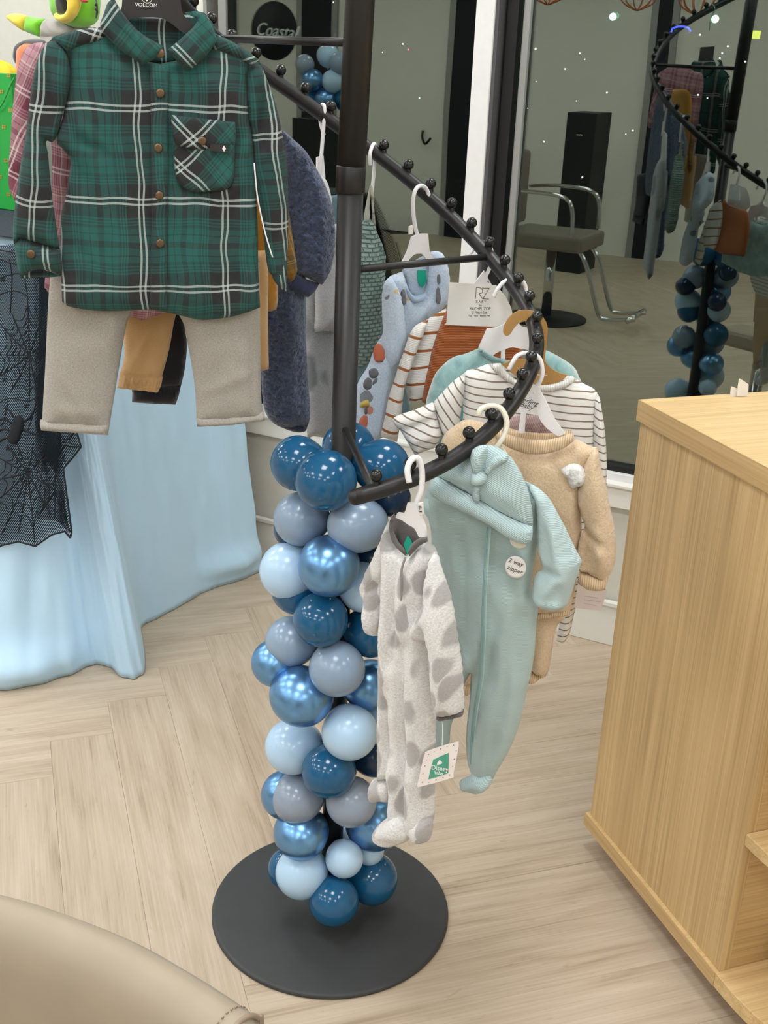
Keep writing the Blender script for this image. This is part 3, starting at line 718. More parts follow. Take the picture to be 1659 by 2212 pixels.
cloth('collar', [(398, 27, 1), (420, 24), (441, 27, 1), (456, 50), (467, 78), (468, 90, 1), (444, 122), (415, 148, 1), (408, 150), (400, 152, 1), (380, 130), (361, 108, 1), (392, 82), (425, 46)], P1, mg, sh, .007, .024, .005, .012, uvo=(330, 40), rot=-.75, folds=[(430, 35, 410, 140, .012, .003)])
cloth('pocket', [(374, 300, 1), (508, 296, 1), (507, 345), (504, 388), (488, 410), (450, 413), (418, 415), (390, 399), (378, 370)], P1, mg, sh, .0035, .0205, .005, .006, uvo=(392, 360), rot=.785, folds=[(424, 320, 424, 412, .004, .002), (452, 320, 455, 412, .004, .002)])
cloth('pocket_flap', [(369, 248, 1), (508, 264, 1), (509, 300), (500, 315), (441, 323), (395, 318), (380, 310), (373, 290)], P1, mg, sh, .0035, .0255, .005, .006, uvo=(419, 300), rot=.785)
for q in ((346, 115), (346, 201), (342, 319), (344, 422), (346, 525)): disc('snap_button', q, P1, .0062, M['brass'], sh, .0245)
disc('snap_button', (437, 304), P1, .006, M['brass'], sh, .0295); disc('snap_button', (67, 548), P1, .006, M['brass'], sh, .027)
lb = flat('woven_tag', [(455, 310, 1), (491, 313, 1), (491, 330, 1), (453, 326, 1)], P1, M['blackplastic'], sh, .031, .001)
flat('tag_emblem', [(480, 321, 1), (484, 314, 1), (488, 321, 1), (484, 328, 1)], P1, M['inkw'], lb, .0325, .0006)
ptube('tag_string', [(549, 352, .02), (552, 385, .024), (557, 430, .022), (572, 500, .022), (589, 556, .024)], P1, .0011, M['white'], sh)

hg = hang('black_hanger', P1, 'black plastic hanger inside the green tartan shirt collar', 'hanger')
flat('plate', [(262, -60, 1), (388, -60, 1), (390, 0), (398, 34), (432, 66, 1), (424, 74, 1), (396, 71), (372, 52), (345, 38), (300, 38), (280, 42), (262, 70), (240, 76, 1), (236, 60, 1), (258, 30), (264, 0)], P1, M['blackplastic'], hg, .006, .004)
flat('label_patch', [(301, -30, 1), (333, -28, 1), (333, 19, 1), (300, 18, 1)], P1, M['inkd'], hg, .0101, .0006)
text('VOLCOM', (316, 11), P1, .0062, M['inkw'], hg, .0108, sx=1.15)
disc('emblem', (317, -6), P1, .0078, M['inkw'], hg, .0108, .0004, .1); disc('emblem', (317, -6), P1, .0066, M['inkd'], hg, .0113, .0004, .1)
flat('emblem', [(310, -8, 1), (317, -16, 1), (324, -8, 1), (317, 4, 1)], P1, M['inkw'], hg, .0119, .0004)
hk = P1.p
tube('hook', crom([P1.w(.0, -.075, .008), P1.w(0, -.03, .008), P1.w(.018, .0, .006), P1.w(0.0, .0165, .004), P1.w(-.016, .0, .002)], 6), .0022, M['chromem'], hg)

mp = NT('grey_twill', .95, 0, .1, .2); v = mp.coord('UV'); h1 = mp.noise(v, 1300, 3, .7); h2 = mp.noise(v, 420, 4, .65); h3 = mp.noise(v, 22, 2)
cc = mp.ramp(mp.math('ADD', mp.math('MULTIPLY', h1, .5), mp.math('MULTIPLY', h2, .5)), [(.34, lin((138, 132, 124))), (.64, lin((186, 181, 172)))])
mtro = mp.out(mp.mix(mp.math('MULTIPLY', h3, .12), cc, lin((120, 110, 98))), mp.bump(h1, .35, .0012, mp.bump(h2, .2, .002)))
P1b = Pl(P1.p-P1.n*.035, 12)
tr_ = hang('grey_trousers', P1b, 'light grey twill toddler trousers with turned up hems under the green tartan shirt', 'trousers')
cloth('legs', [(112, 560, 1), (560, 560, 1), (562, 700), (564, 851), (570, 905, 1), (425, 912, 1), (420, 829), (404, 735), (392, 690), (350, 640), (300, 645), (281, 680), (270, 718), (250, 838), (235, 930, 1), (91, 920, 1), (93, 870), (97, 807), (101, 720), (105, 640)], P1b, mtro, tr_, .017, 0, .0046, .04, wob=.003,
      folds=[(268, 690, 222, 915, .0034, -.0024), (114, 610, 98, 900, .0034, -.0022), (543, 680, 547, 890, .0034, -.0024), (420, 850, 540, 800, .01, .002), (110, 880, 230, 890, .01, .002), (330, 640, 200, 760, .03, .004), (380, 660, 500, 760, .03, .003)])
cloth('turn_up', [(87, 906, 1), (140, 908), (200, 912), (236, 915, 1), (234, 940, 1), (160, 935), (89, 930, 1), (86, 918)], P1b, mtro, tr_, .017, .004, .006, .012, wob=.001, folds=[(222, 914, 222, 938, .004, -.003)])
cloth('turn_up', [(424, 899, 1), (500, 897), (571, 888, 1), (572, 908, 1), (500, 918), (426, 922, 1)], P1b, mtro, tr_, .017, .004, .006, .012, wob=.001, folds=[(549, 890, 551, 912, .004, -.003)])

# ------------------------------------------------------------------ clothes hanging behind the green shirt
P2 = Pl(arm(191), 13)
mpk = plaid('pink_tartan', (196, 150, 158), (128, 62, 82), (240, 228, 224), (.10, .115), (0.02, 0.03), accent=(226, 206, 202))
pk = hang('pink_tartan_shirt', P2, 'pink and burgundy tartan shirt peeking out behind the left sleeve of the green one', 'shirt')
cloth('body', [(92, 95, 1), (200, 60), (300, 60), (420, 100), (500, 140), (505, 400), (500, 600), (330, 684), (280, 683), (125, 640), (100, 625), (97, 605), (110, 480), (112, 330), (95, 200)], P2, mpk, pk, .018, 0, .009, .04, uvo=(60, 230), rot=.1)
cloth('sleeve', [(92, 91, 1), (72, 94), (54, 105), (41, 136), (33, 184), (26, 250), (22, 315), (18, 370), (19, 402), (31, 434, 1), (60, 432, 1), (85, 380), (100, 300), (112, 200), (112, 130)], P2, mpk, pk, .018, .008, .008, .03, uvo=(40, 240), rot=.5, folds=[(60, 110, 45, 330, .01, .004), (30, 400, 50, 360, .006, -.005)])
P3 = Pl(P2.p-P2.n*.034, 13)
mtan = fabric('tan_cotton', (204, 164, 114), (184, 146, 98), 900, .25, .08)
tj = hang('tan_joggers', P3, 'tan cotton joggers with gathered cuffs behind the grey trousers', 'trousers')
rf = [(268+i*9, 806, 260+i*9, 843, .0022, .003*(1 if i % 2 else -1)) for i in range(10)]
cloth('legs', [(240, 560, 1), (578, 540, 1), (580, 600), (579, 690), (581, 797, 1), (568, 801, 1), (520, 790), (480, 780), (440, 720), (400, 650), (379, 684), (366, 753), (350, 813), (341, 847, 1), (300, 842), (254, 837, 1), (259, 807), (268, 744)], P3, mtan, tj, .018, 0, .005, .03, folds=rf+[(340, 690, 280, 790, .006, .003), (362, 700, 345, 800, .003, -.002), (262, 804, 350, 812, .004, -.004), (568, 560, 573, 790, .003, .003)])
cf = [(262+i*8.6, 806, 257+i*8.4, 844, .0016, .0026*(1 if i % 2 else -1)) for i in range(11)]
cloth('cuff', [(259, 804, 1), (300, 809), (352, 813, 1), (348, 832), (341, 848, 1), (300, 843), (253, 838, 1), (256, 822)], P3, mtan, tj, .017, .0025, .0022, .014, folds=cf, wob=.0008)
P4 = Pl(arm(173), 14)
mmu = plaid('mustard_tartan', (178, 128, 42), (110, 88, 52), (190, 150, 80), (.07, .07), (0.01, 0.0))
mu = hang('mustard_tartan_shirt', P4, 'mustard yellow tartan shirt showing behind the right cuff of the green shirt', 'shirt')
cloth('body', [(420, 200, 1), (560, 210), (596, 330), (600, 500), (601, 628), (598, 668, 1), (584, 673, 1), (500, 660), (430, 620)], P4, fabric('mustard_cotton', (186, 132, 40), (160, 110, 30), 900, .25, .08), mu, .016, 0, .009, .03)
cloth('sleeve', [(590, 300, 1), (615, 400), (630, 500), (643, 584, 1), (636, 602), (629, 609, 1), (618, 596), (608, 578), (600, 480)], P4, mmu, mu, .012, .012, .006, .02, rot=-.3)
P5 = Pl(P4.p-P4.n*.034, 14)
bj = hang('black_joggers', P5, 'black fleece joggers with a ribbed cuff behind the tan ones', 'trousers')
mbk = fabric('black_jersey', (27, 28, 36), (18, 19, 25), 900, .2, .05)
cloth('legs', [(270, 640, 1), (470, 600, 1), (540, 700), (530, 800), (480, 800), (450, 720), (415, 650), (400, 700), (404, 745), (399, 798), (391, 833, 1), (285, 846, 1), (290, 760)], P5, mbk, bj, .018, 0, .009, .03, folds=[(330, 700, 320, 830, .01, .003)])
cloth('cuff', [(286, 845, 1), (340, 836), (391, 832, 1), (386, 855), (379, 874, 1), (330, 872), (285, 869, 1)], P5, ribbed('black_rib', (30, 31, 40), (16, 17, 22), 140, 'X'), bj, .015, .002, .007, .015)
P6 = Pl(arm(152), 20)
t, v, col, nb = fleece('navy_sherpa', (72, 87, 120), (26, 35, 57), 150, 1.0, .009)
msh = t.out(col, nb)
nj = hang('navy_sherpa_jacket', P6, 'navy blue sherpa fleece jacket beside the upper pole', 'jacket')
cloth('body', [(470, 250, 1), (560, 215), (611, 285), (650, 420), (660, 560), (657, 645), (660, 718), (666, 820), (670, 896), (661, 931, 1), (645, 920), (624, 925), (598, 919), (575, 895), (566, 850), (564, 800), (560, 700), (480, 680), (460, 500)], P6, msh, nj, .022, 0, .0042, .04, fuzz=.0042, wob=.003, folds=[(625, 650, 620, 900, .015, .006), (600, 700, 640, 720, .02, .004)])
cloth('hem_rib', [(590, 905, 1), (664, 915, 1), (660, 931), (640, 934), (612, 925), (594, 915)], P6, ribbed('navy_rib', (52, 58, 84), (34, 38, 58), 130, 'X'), nj, .016, -.004, .006, .012)
cloth('sleeve', [(600, 270, 1), (628, 296), (660, 326), (684, 365), (698, 390), (714, 430), (722, 470), (724, 520), (718, 565), (709, 594), (694, 615, 1), (640, 588, 1), (632, 540), (628, 440), (612, 350)], P6, msh, nj, .026, .016, .0042, .03, fuzz=.0045, folds=[(645, 340, 640, 480, .012, -.008), (690, 400, 680, 560, .015, .005)])
cloth('cuff', [(636, 589, 1), (660, 602), (690, 612, 1), (680, 630), (665, 643, 1), (640, 632), (619, 621, 1)], P6, ribbed('navy_cuff_rib', (56, 62, 94), (42, 47, 74), 110, 'X', ang=.5), nj, .013, .016, .006, .012)
# grey sleepsuit left of the pole
P7 = Pl(arm(101), 32)
mgs = spots('grey_spotted_fleece', (176, 178, 182), (146, 148, 152), (92, 94, 98), 20, .3)
gs = hang('grey_spotted_sleepsuit', P7, 'grey fleece sleepsuit with dark spots between the navy jacket and the pole', 'sleepsuit')
cloth('body', [(662, 560, 1), (700, 500), (745, 500), (750, 700), (745, 945), (713, 948, 1), (676, 942), (664, 945), (662, 850), (660, 720)], P7, mgs, gs, .018, 0, .009, .03, folds=[(700, 600, 698, 900, .008, -.004)])
cloth('sleeve', [(700, 540, 1), (722, 545), (730, 640), (728, 700), (722, 722), (714, 716, 1), (692, 716), (678, 719, 1), (681, 670), (681, 628)], P7, spots('pale_grey_fleece', (204, 204, 206), (178, 178, 180), (150, 150, 152), 14, .3), gs, .018, .02, .007, .025)
cloth('collar', [(688, 378, 1), (701, 384), (710, 402), (716, 430), (719, 480), (722, 540), (700, 545), (696, 470)], P7, fleece('white_fleece', (238, 238, 236), (206, 206, 204))[0].m if False else fabric('white_lining', (238, 238, 236)), gs, .012, .008, .006, .015)
h7 = hang('white_hanger', P7, 'white plastic hanger seen edge on, just left of the pole', 'hanger')
ptube('hook', [(700, 292, -.004), (692, 262, -.006), (693, 236, -.004), (697, 226), (701, 238, .006), (697, 300, .005), (693, 350, .005), (690, 392, .004)], P7, .0034, M['white'], h7)
flat('plate', [(685, 340, 1), (699, 336, 1), (703, 384, 1), (684, 400, 1)], P7, M['white'], h7, .0, .004)
# sage quilted romper, right of the pole
P8 = Pl(arm(84), 38)
t = NT('sage_quilted', .92, 0, .1, .3); v = t.coord('UV', scale=(1, 1, 1))
br = t.n('TexBrick'); t.l(v, br.inputs[0]); br.inputs['Scale'].default_value = 46; br.inputs['Mortar Size'].default_value = .09; br.inputs['Mortar Smooth'].default_value = 1; br.inputs['Brick Width'].default_value = .62; br.inputs['Row Height'].default_value = .36
gz = t.noise(v, 40, 2); br.offset = .5
col = t.ramp(br.outputs['Fac'], [(0, lin((142, 168, 159))), (1, lin((112, 138, 130)))])
inv = t.math('SUBTRACT', 1.0, br.outputs['Fac'])
msage = t.out(t.mix(t.math('MULTIPLY', gz, .15), col, (0, 0, 0, 1)), t.bump(inv, .9, .005))
sg = hang('sage_quilted_romper', P8, 'sage green quilted romper with thin shoulder straps just right of the pole', 'romper')
cloth('body', [(776, 520, 1), (786, 478), (798, 470), (812, 500), (822, 530), (828, 556), (828, 600), (823, 640), (818, 725), (804, 772), (788, 788), (770, 786), (750, 700), (752, 580)], P8, msage, sg, .024, 0, .006, .03, folds=[(800, 480, 822, 620, .008, -.006), (812, 520, 828, 560, .006, .004)])
cloth('strap', [(786, 480, 1), (788, 455), (797, 408), (799, 400, 1), (803, 402), (799, 440), (798, 480, 1)], P8, fabric('sage_strap', (186, 186, 172)), sg, .004, .004, .005, .006)
cloth('strap', [(800, 402, 1), (805, 405), (808, 450), (813, 498, 1), (805, 498, 1), (803, 450)], P8, fabric('sage_strap_b', (178, 178, 164)), sg, .004, .008, .005, .006)
h8 = hang('white_hanger', P8, 'white plastic hanger holding the sage romper right of the pole', 'hanger')
ptube('hook', [(800, 356, .008), (799, 336, .012), (803, 318, .006), (809, 311), (811, 326, -.006), (808, 370, -.006), (803, 420, -.004)], P8, .0034, M['white'], h8)

# ------------------------------------------------------------------ clothes on the right of the rack, back to front
# pale blue sleepsuit
P9 = Pl(arm(61.5), 30)
t, v, col, nb = fleece('pale_blue_fleece', (208, 223, 240), (178, 197, 219), 380, .5, .003)
def blotch(t, v, col, rgb, sc, thr, loc, stretch=(1, 1, 1), keep=.5):
    q = t.n('Mapping'); t.l(v, q.inputs[0]); q.inputs['Location'].default_value = loc; q.inputs['Scale'].default_value = stretch
    vo = t.n('TexVoronoi'); t.l(q.outputs[0], vo.inputs['Vector']); vo.inputs['Scale'].default_value = sc; vo.inputs['Randomness'].default_value = .9
    sc_ = t.n('SeparateColor'); t.l(vo.outputs['Color'], sc_.inputs[0])
    nz = t.noise(q.outputs[0], 60, 2)
    m = t.math('MULTIPLY', t.math('LESS_THAN', t.math('ADD', vo.outputs['Distance'], t.math('MULTIPLY', nz, .25)), thr), t.math('GREATER_THAN', sc_.outputs[0], keep))
    return t.mix(t.math('MULTIPLY', m, .85), col, lin(rgb))
col = blotch(t, v, col, (112, 112, 116), 30, .42, (.3, .1, 0), (1, .75, 1), .55)
col = blotch(t, v, col, (200, 112, 82), 22, .30, (.77, .9, 0), (1, 1, 1), .9)
col = blotch(t, v, col, (214, 182, 92), 22, .30, (.15, .55, 0), (1, 1.2, 1), .9)
mbl = t.out(col, nb)
bl = hang('pale_blue_sleepsuit', P9, 'pale blue fleece sleepsuit printed with grey, orange and yellow shapes, on a white hanger', 'sleepsuit')
cloth('back_panel', [(868, 584, 1), (900, 560), (930, 545, 1), (942, 600), (922, 660, 1), (890, 640)], P9, mbl, bl, .003, -.012, .008)
flat('neck_label', [(902, 584, 1), (920, 584, 1), (921, 606), (913, 622, 1), (904, 612)], P9, M['teallabel'], bl, -.004, .001)
cloth('body', [(843, 596, 1), (870, 586, 1), (879, 620), (894, 644), (918, 640, 1), (925, 600), (929, 544, 1), (946, 543), (961, 556), (970, 608), (966, 655, 1), (925, 692), (893, 712), (878, 745), (862, 782), (848, 850), (838, 905), (822, 947, 1), (790, 955), (760, 945), (764, 880), (772, 830), (795, 790), (812, 745), (828, 715), (830, 650)], P9, mbl, bl, .022, 0, .006, .03,
      folds=[(850, 610, 870, 760, .012, -.007), (835, 700, 800, 940, .012, .006), (925, 660, 900, 705, .01, -.004)])
cloth('sleeve', [(845, 595, 1), (831, 610), (825, 640), (826, 690), (827, 720), (822, 770), (832, 800), (858, 782), (868, 760), (876, 730), (874, 690), (866, 640)], P9, mbl, bl, .018, .014, .006, .025, rot=.2)
cloth('neckband', [(874, 600, 1), (882, 622), (894, 638), (916, 634, 1), (924, 618), (920, 640), (912, 652, 1), (890, 654), (876, 634)], P9, fabric('pale_blue_band', (176, 198, 224)), bl, .005, .018, .005, .006)
h9 = hang('white_hanger', P9, 'white plastic hanger carrying the pale blue printed sleepsuit', 'hanger')
ptube('hook', [(928, 425, -.008), (921, 408, -.008), (910, 401), (899, 408, .004), (893, 428, .006), (893, 460, .006), (897, 490, .005), (903, 512, .004)], P9, .0036, M['white'], h9)
flat('plate', [(890, 512, 1), (905, 506), (925, 505, 1), (928, 541, 1), (944, 572, 1), (934, 576, 1), (912, 548, 1), (893, 551), (872, 578, 1), (864, 577, 1), (880, 545)], P9, M['white'], h9, .003, .0045)
flat('size_tag', [(884, 490, 1), (892, 486, 1), (893, 504, 1), (884, 507, 1)], P9, M['card'], h9, .009, .003)
for nm, pts, rgb in (('print', [(786, 824), (795, 815), (804, 824), (802, 838), (792, 842), (785, 835)], (112, 112, 116)), ('print', [(806, 824), (815, 816), (824, 825), (822, 838), (813, 841), (806, 834)], (112, 112, 116)), ('print', [(797, 800), (810, 795), (818, 806), (812, 816), (800, 815)], (118, 118, 122)),
    ('print', [(806, 760), (814, 742), (826, 748), (836, 770), (832, 780), (812, 782)], (206, 114, 84)), ('print', [(845, 760), (851, 752), (857, 766), (855, 780), (847, 776)], (216, 186, 92)), ('print', [(778, 880), (782, 868), (795, 864), (805, 872), (804, 882), (792, 880)], (216, 186, 92)), ('print', [(788, 882), (793, 881), (794, 894), (788, 894)], (110, 100, 96)), ('print', [(776, 910), (786, 897), (798, 903), (800, 922), (790, 936), (778, 932)], (204, 116, 88)),
    ('print', [(866, 630), (874, 626), (878, 650), (872, 660), (866, 648)], (116, 116, 120)), ('print', [(866, 664), (872, 662), (873, 678), (868, 682)], (120, 120, 124)), ('print', [(942, 628), (948, 620), (952, 640), (950, 656), (942, 652)], (120, 120, 124)), ('print', [(944, 596), (950, 594), (951, 610), (945, 614)], (116, 116, 120))):
    cloth(nm, pts, P9, fabric('print_%d_%d' % (rgb[0], int(pts[0][0])), rgb), bl, .0012, .0225, .006, .004, wob=0)
# striped cardigan with rust dungarees, on one carded hanger
P10 = Pl(arm(46.5), 14)
mrs = striped('white_rust_stripe', (238, 235, 230), (166, 100, 48), .030, .16, .0, 0, 105)
cg = hang('striped_cardigan', P10, 'white knitted cardigan with rust brown stripes under the white product card', 'cardigan')
cloth('body', [(963, 666, 1), (942, 678), (924, 690), (905, 726), (890, 768), (881, 800), (878, 835), (885, 850), (884, 872, 1), (915, 866, 1), (960, 860), (985, 760), (975, 690)], P10, mrs, cg, .014, -.004, .007, .03, rot=-.16)
cloth('sleeve', [(926, 689, 1), (908, 697), (892, 709), (880, 735), (872, 760), (863, 784), (852, 820), (840, 856), (830, 905), (822, 943, 1), (858, 955, 1), (866, 905), (872, 850), (878, 820), (890, 790), (900, 760), (914, 725)], P10, mrs, cg, .018, .010, .006, .025, rot=.16, uvo=(860, 790), folds=[(880, 780, 870, 860, .006, .004)])
mru = ribbed('rust_knit', (186, 106, 54), (150, 80, 38), 105, 'Y')
dg = hang('rust_knit_dungarees', P10, 'rust brown ribbed knit baby set hanging in front of the striped cardigan', 'dungarees')
cloth('body', [(965, 668, 1), (1000, 690), (1080, 695), (1108, 690, 1), (1130, 760), (1120, 870, 1), (1000, 885), (940, 880), (911, 868, 1), (917, 830), (925, 795), (933, 757), (948, 710)], P10, mru, dg, .016, .012, .007, .03)
h10 = hang('white_carded_hanger', P10, 'white hanger carrying the rust set, half hidden by a folded product card', 'hanger')
ptube('hook', [(1008, 558, .006), (1016, 547, .008), (1028, 532, .007), (1043, 524), (1056, 530, -.004), (1063, 548, -.006), (1060, 572, -.006), (1050, 596, -.004)], P10, .0036, M['white'], h10)
flat('plate', [(1046, 585, 1), (1066, 622, 1), (1070, 660, 1), (1000, 660, 1), (1022, 616, 1)], P10, M['white'], h10, .002, .004)
text('3-6', (1056, 606), P10, .007, M['inkd'], h10, .0064, rot=1.2)
cd = flat('product_card', [(971, 610, 1), (1072, 616, 1), (1092, 640, 1), (1105, 668), (1104, 690), (1078, 706, 1), (970, 702), (965, 698), (965, 692)], P10, M['card'], h10, .034, .0015)
# kept as a printed card
for s_, c_, sz, fx in (('BABY', (1039, 652), .0065, 1.1), ('by', (1038, 659.5), .0052, 1.0), ('RACHEL ZOE', (1037, 667), .0078, .85), ('3 Piece Set', (1036, 675.5), .0075, .85), ('Top · Pant · Beanie Hat', (1035, 682), .0045, .95)):
    text(s_, c_, P10, sz, M['ink'], cd, .0356, sx=fx, space=1.25 if s_ == 'BABY' else 1.0)
for st in ([(1027, 646), (1029, 621), (1037, 621.5), (1042.5, 626), (1042, 632), (1035, 635), (1043, 646)], [(1041, 622), (1057, 622.5), (1043, 645.5), (1056, 646)]):
    for a_, b_ in zip(st, st[1:]): tube('lettering', [P10.px(a_[0], a_[1], .0357), P10.px(b_[0], b_[1], .0357)], .00055, M['ink'], cd, 5)
# teal velour
P11 = Pl(arm(27.5), 6)
t = NT('teal_velour', .8, 0, .1, .8); v = t.coord('UV'); g = t.noise(v, 34, 3, .6, .8); h = t.noise(v, 1000, 2)
mtv = t.out(t.ramp(g, [(.3, lin((106, 150, 150))), (.7, lin((154, 190, 188)))]), t.bump(h, .3, .001))
tv = hang('teal_velour_shirt', P11, 'soft teal velour baby top on a white hanger behind the striped top', 'shirt')
cloth('body', [(1037, 751, 1), (1005, 764), (976, 773), (944, 802), (930, 833), (919, 880), (922, 960, 1), (1100, 990), (1250, 960, 1), (1256, 840), (1250, 812), (1238, 791), (1207, 770), (1178, 755, 1), (1165, 768), (1140, 778), (1102, 779), (1066, 769)], P11, mtv, tv, .020, 0, .007, .035, folds=[(985, 785, 950, 870, .012, .004), (1040, 760, 1010, 820, .006, -.003)])
cloth('neckband', [(1037, 751, 1), (1066, 769), (1102, 779), (1140, 778, 1), (1140, 786, 1), (1100, 788), (1060, 778), (1030, 756, 1)], P11, mtv, tv, .004, .016, .005, .006)
h11 = hang('white_hanger', P11, 'wide white plastic hanger inside the teal velour top', 'hanger')
ptube('hook', [(1066, 641, .012), (1074, 626, .012), (1086, 611, .008), (1101, 603, .003), (1116, 601), (1130, 609, -.003), (1136, 625, -.004), (1133, 650, -.004), (1120, 680, -.002), (1108, 702)], P11, .0037, M['white'], h11)
flat('plate', [(1050, 716), (1055, 711), (1080, 706), (1100, 690, 1), (1116, 690, 1), (1128, 706), (1150, 714), (1160, 752), (1180, 782, 1), (1168, 786, 1), (1140, 756, 1), (1108, 750, 1), (1098, 752), (1070, 764), (1056, 780, 1), (1034, 752, 1)], P11, M['white'], h11, .006, .005)
flat('strut', [(1083, 750, 1), (1092, 750, 1), (1091, 780, 1), (1082, 780, 1)], P11, M['white'], h11, .006, .004)
# striped top + trousers on kraft hanger
P12 = Pl(arm(7.5), 0)
mst = striped('white_taupe_stripe', (240, 238, 234), (138, 122, 108), .0128, .19)
st_ = hang('striped_baby_shirt', P12, 'white long sleeved baby top with fine taupe stripes on a brown kraft hanger', 'shirt')
cloth('back_panel', [(1080, 785, 1), (1110, 800), (1160, 810), (1234, 812, 1), (1200, 850), (1110, 850)], P12, mst, st_, .003, -.012, .008)
cloth('body', [(1053, 786, 1), (1028, 796), (1004, 805), (1000, 850), (1000, 900), (990, 960), (985, 1010, 1), (1050, 1120), (1180, 1130), (1285, 1110, 1), (1288, 1020), (1286, 940), (1292, 850, 1), (1280, 838), (1262, 829), (1234, 811, 1), (1218, 822), (1200, 829), (1164, 831), (1132, 824), (1112, 818), (1090, 800), (1080, 785, 1)], P12, mst, st_, .018, 0, .006, .03, uvo=(1100, 900), rot=.08, folds=[(1003, 810, 1000, 900, .005, -.004), (1060, 840, 1040, 960, .02, .004)])
cloth('neckband', [(1054, 786, 1), (1081, 784, 1), (1091, 799), (1112, 819), (1134, 826), (1165, 832), (1200, 829), (1220, 821), (1235, 811, 1), (1247, 820, 1), (1225, 836), (1200, 845), (1163, 846), (1125, 838), (1096, 825), (1072, 806)], P12, ribbed('white_rib', (240, 239, 235), (214, 212, 206), 110, 'X'), st_, .0035, .0175, .005, .006)
cloth('sleeve', [(1005, 804, 1), (990, 815), (976, 826), (955, 848), (937, 868, 1), (944, 905), (956, 940, 1), (985, 935), (996, 890), (1002, 850)], P12, mst, st_, .016, .012, .006, .02, uvo=(960, 880), rot=.95)
cloth('cuff', [(938, 867, 1), (915, 877), (890, 887), (865, 895), (846, 904, 1), (853, 918), (864, 929), (878, 952), (897, 984, 1), (920, 974), (945, 966, 1), (950, 950), (956, 938, 1), (946, 905)], P12, mst, st_, .016, .014, .006, .02, uvo=(900, 920), rot=.32, folds=[(866, 928, 940, 900, .006, -.005), (880, 950, 950, 930, .006, .004)])
cloth('sleeve', [(1290, 848, 1), (1296, 862), (1301, 892), (1306, 925), (1309, 960), (1311, 1010), (1310, 1050, 1), (1288, 1052, 1), (1284, 1000), (1282, 930), (1285, 870)], P12, mst, st_, .014, .010, .006, .015, uvo=(1290, 900), rot=.35)
sp = hang('striped_baby_trousers', P12, 'white baby trousers with fine taupe stripes, hem showing behind the tan fleece set', 'trousers')
cloth('leg', [(1140, 1110, 1), (1290, 1110, 1), (1285, 1200), (1262, 1280), (1243, 1316), (1231, 1367), (1217, 1390, 1), (1202, 1384, 1), (1208, 1340), (1190, 1300), (1150, 1240)], Pl(P12.p-P12.n*.012, 0), mst, sp, .014, 0, .008, .025, uvo=(1220, 1340), rot=-.28)
flat('clear_card', [(1249, 1260, 1), (1313, 1273, 1), (1312, 1277), (1298, 1316), (1294, 1319), (1240, 1313, 1)], Pl(P12.p+P12.n*.03, 0), M['pinkcard'], sp, 0, .001)
for yy, ww in ((1287, 30), (1295, 36), (1303, 26)):
    flat('card_print', [(1262, yy, 1), (1262+ww, yy+5, 1), (1262+ww, yy+6, 1), (1262, yy+1, 1)], Pl(P12.p+P12.n*.03, 0), plain('faint_print_%d' % yy, (196, 182, 182), .5), bpy.data.objects['clear_card'], .0011, .0003)
h12 = hang('kraft_hanger', P12, 'flat brown kraft cardboard hanger with a thick hook at the widest point of the rack', 'hanger')
flat('board', [(1087, 718), (1090, 702), (1100, 686), (1117, 673), (1138, 670), (1160, 675), (1176, 689), (1183, 708), (1181, 741), (1178, 771), (1181, 786), (1200, 802), (1226, 811, 1), (1214, 822), (1199, 828), (1168, 832), (1130, 822), (1106, 806), (1084, 788, 1), (1110, 778), (1150, 776), (1156, 764), (1160, 750), (1160, 712), (1152, 700), (1138, 694), (1121, 698), (1110, 710), (1102, 722), (1094, 726)], P12, M['kraft'], h12, .004, .0035)
text('F', (1160, 800), P12, .009, M['inkw'], h12, .0077)
text('y', (1175, 801), P12, .009, M['inkw'], h12, .0077)
flat('print_line', [(1156, 809, 1), (1182, 810, 1), (1182, 811, 1), (1156, 810, 1)], P12, M['inkw'], h12, .0076, .0003)
# mauve ribbed piece
P13 = Pl(arm(-17)-np.array([0, -.045, 0]), -6)
mv_ = hang('mauve_ribbed_shirt', P13, 'dusty mauve ribbed baby top, only its gathered neck showing inside the tan sweatshirt', 'shirt')
cloth('body', [(1085, 925, 1), (1096, 906), (1120, 898), (1150, 896), (1180, 900), (1201, 910), (1215, 932, 1), (1235, 1010), (1230, 1090, 1), (1085, 1090, 1), (1078, 1010)], P13, ribbed('mauve_rib', (190, 162, 158), (150, 122, 120), 120, 'X', ang=.3), mv_, .014, 0, .006, .03, folds=[(1120, 900, 1150, 940, .004, -.004), (1150, 898, 1152, 940, .004, .004), (1180, 902, 1155, 940, .004, -.004)])
cloth('knot', [(1135, 932), (1150, 926), (1162, 934), (1160, 950), (1140, 952)], P13, ribbed('mauve_knot', (196, 168, 164), (156, 128, 126), 120, 'X'), mv_, .01, .014, .005, .01)
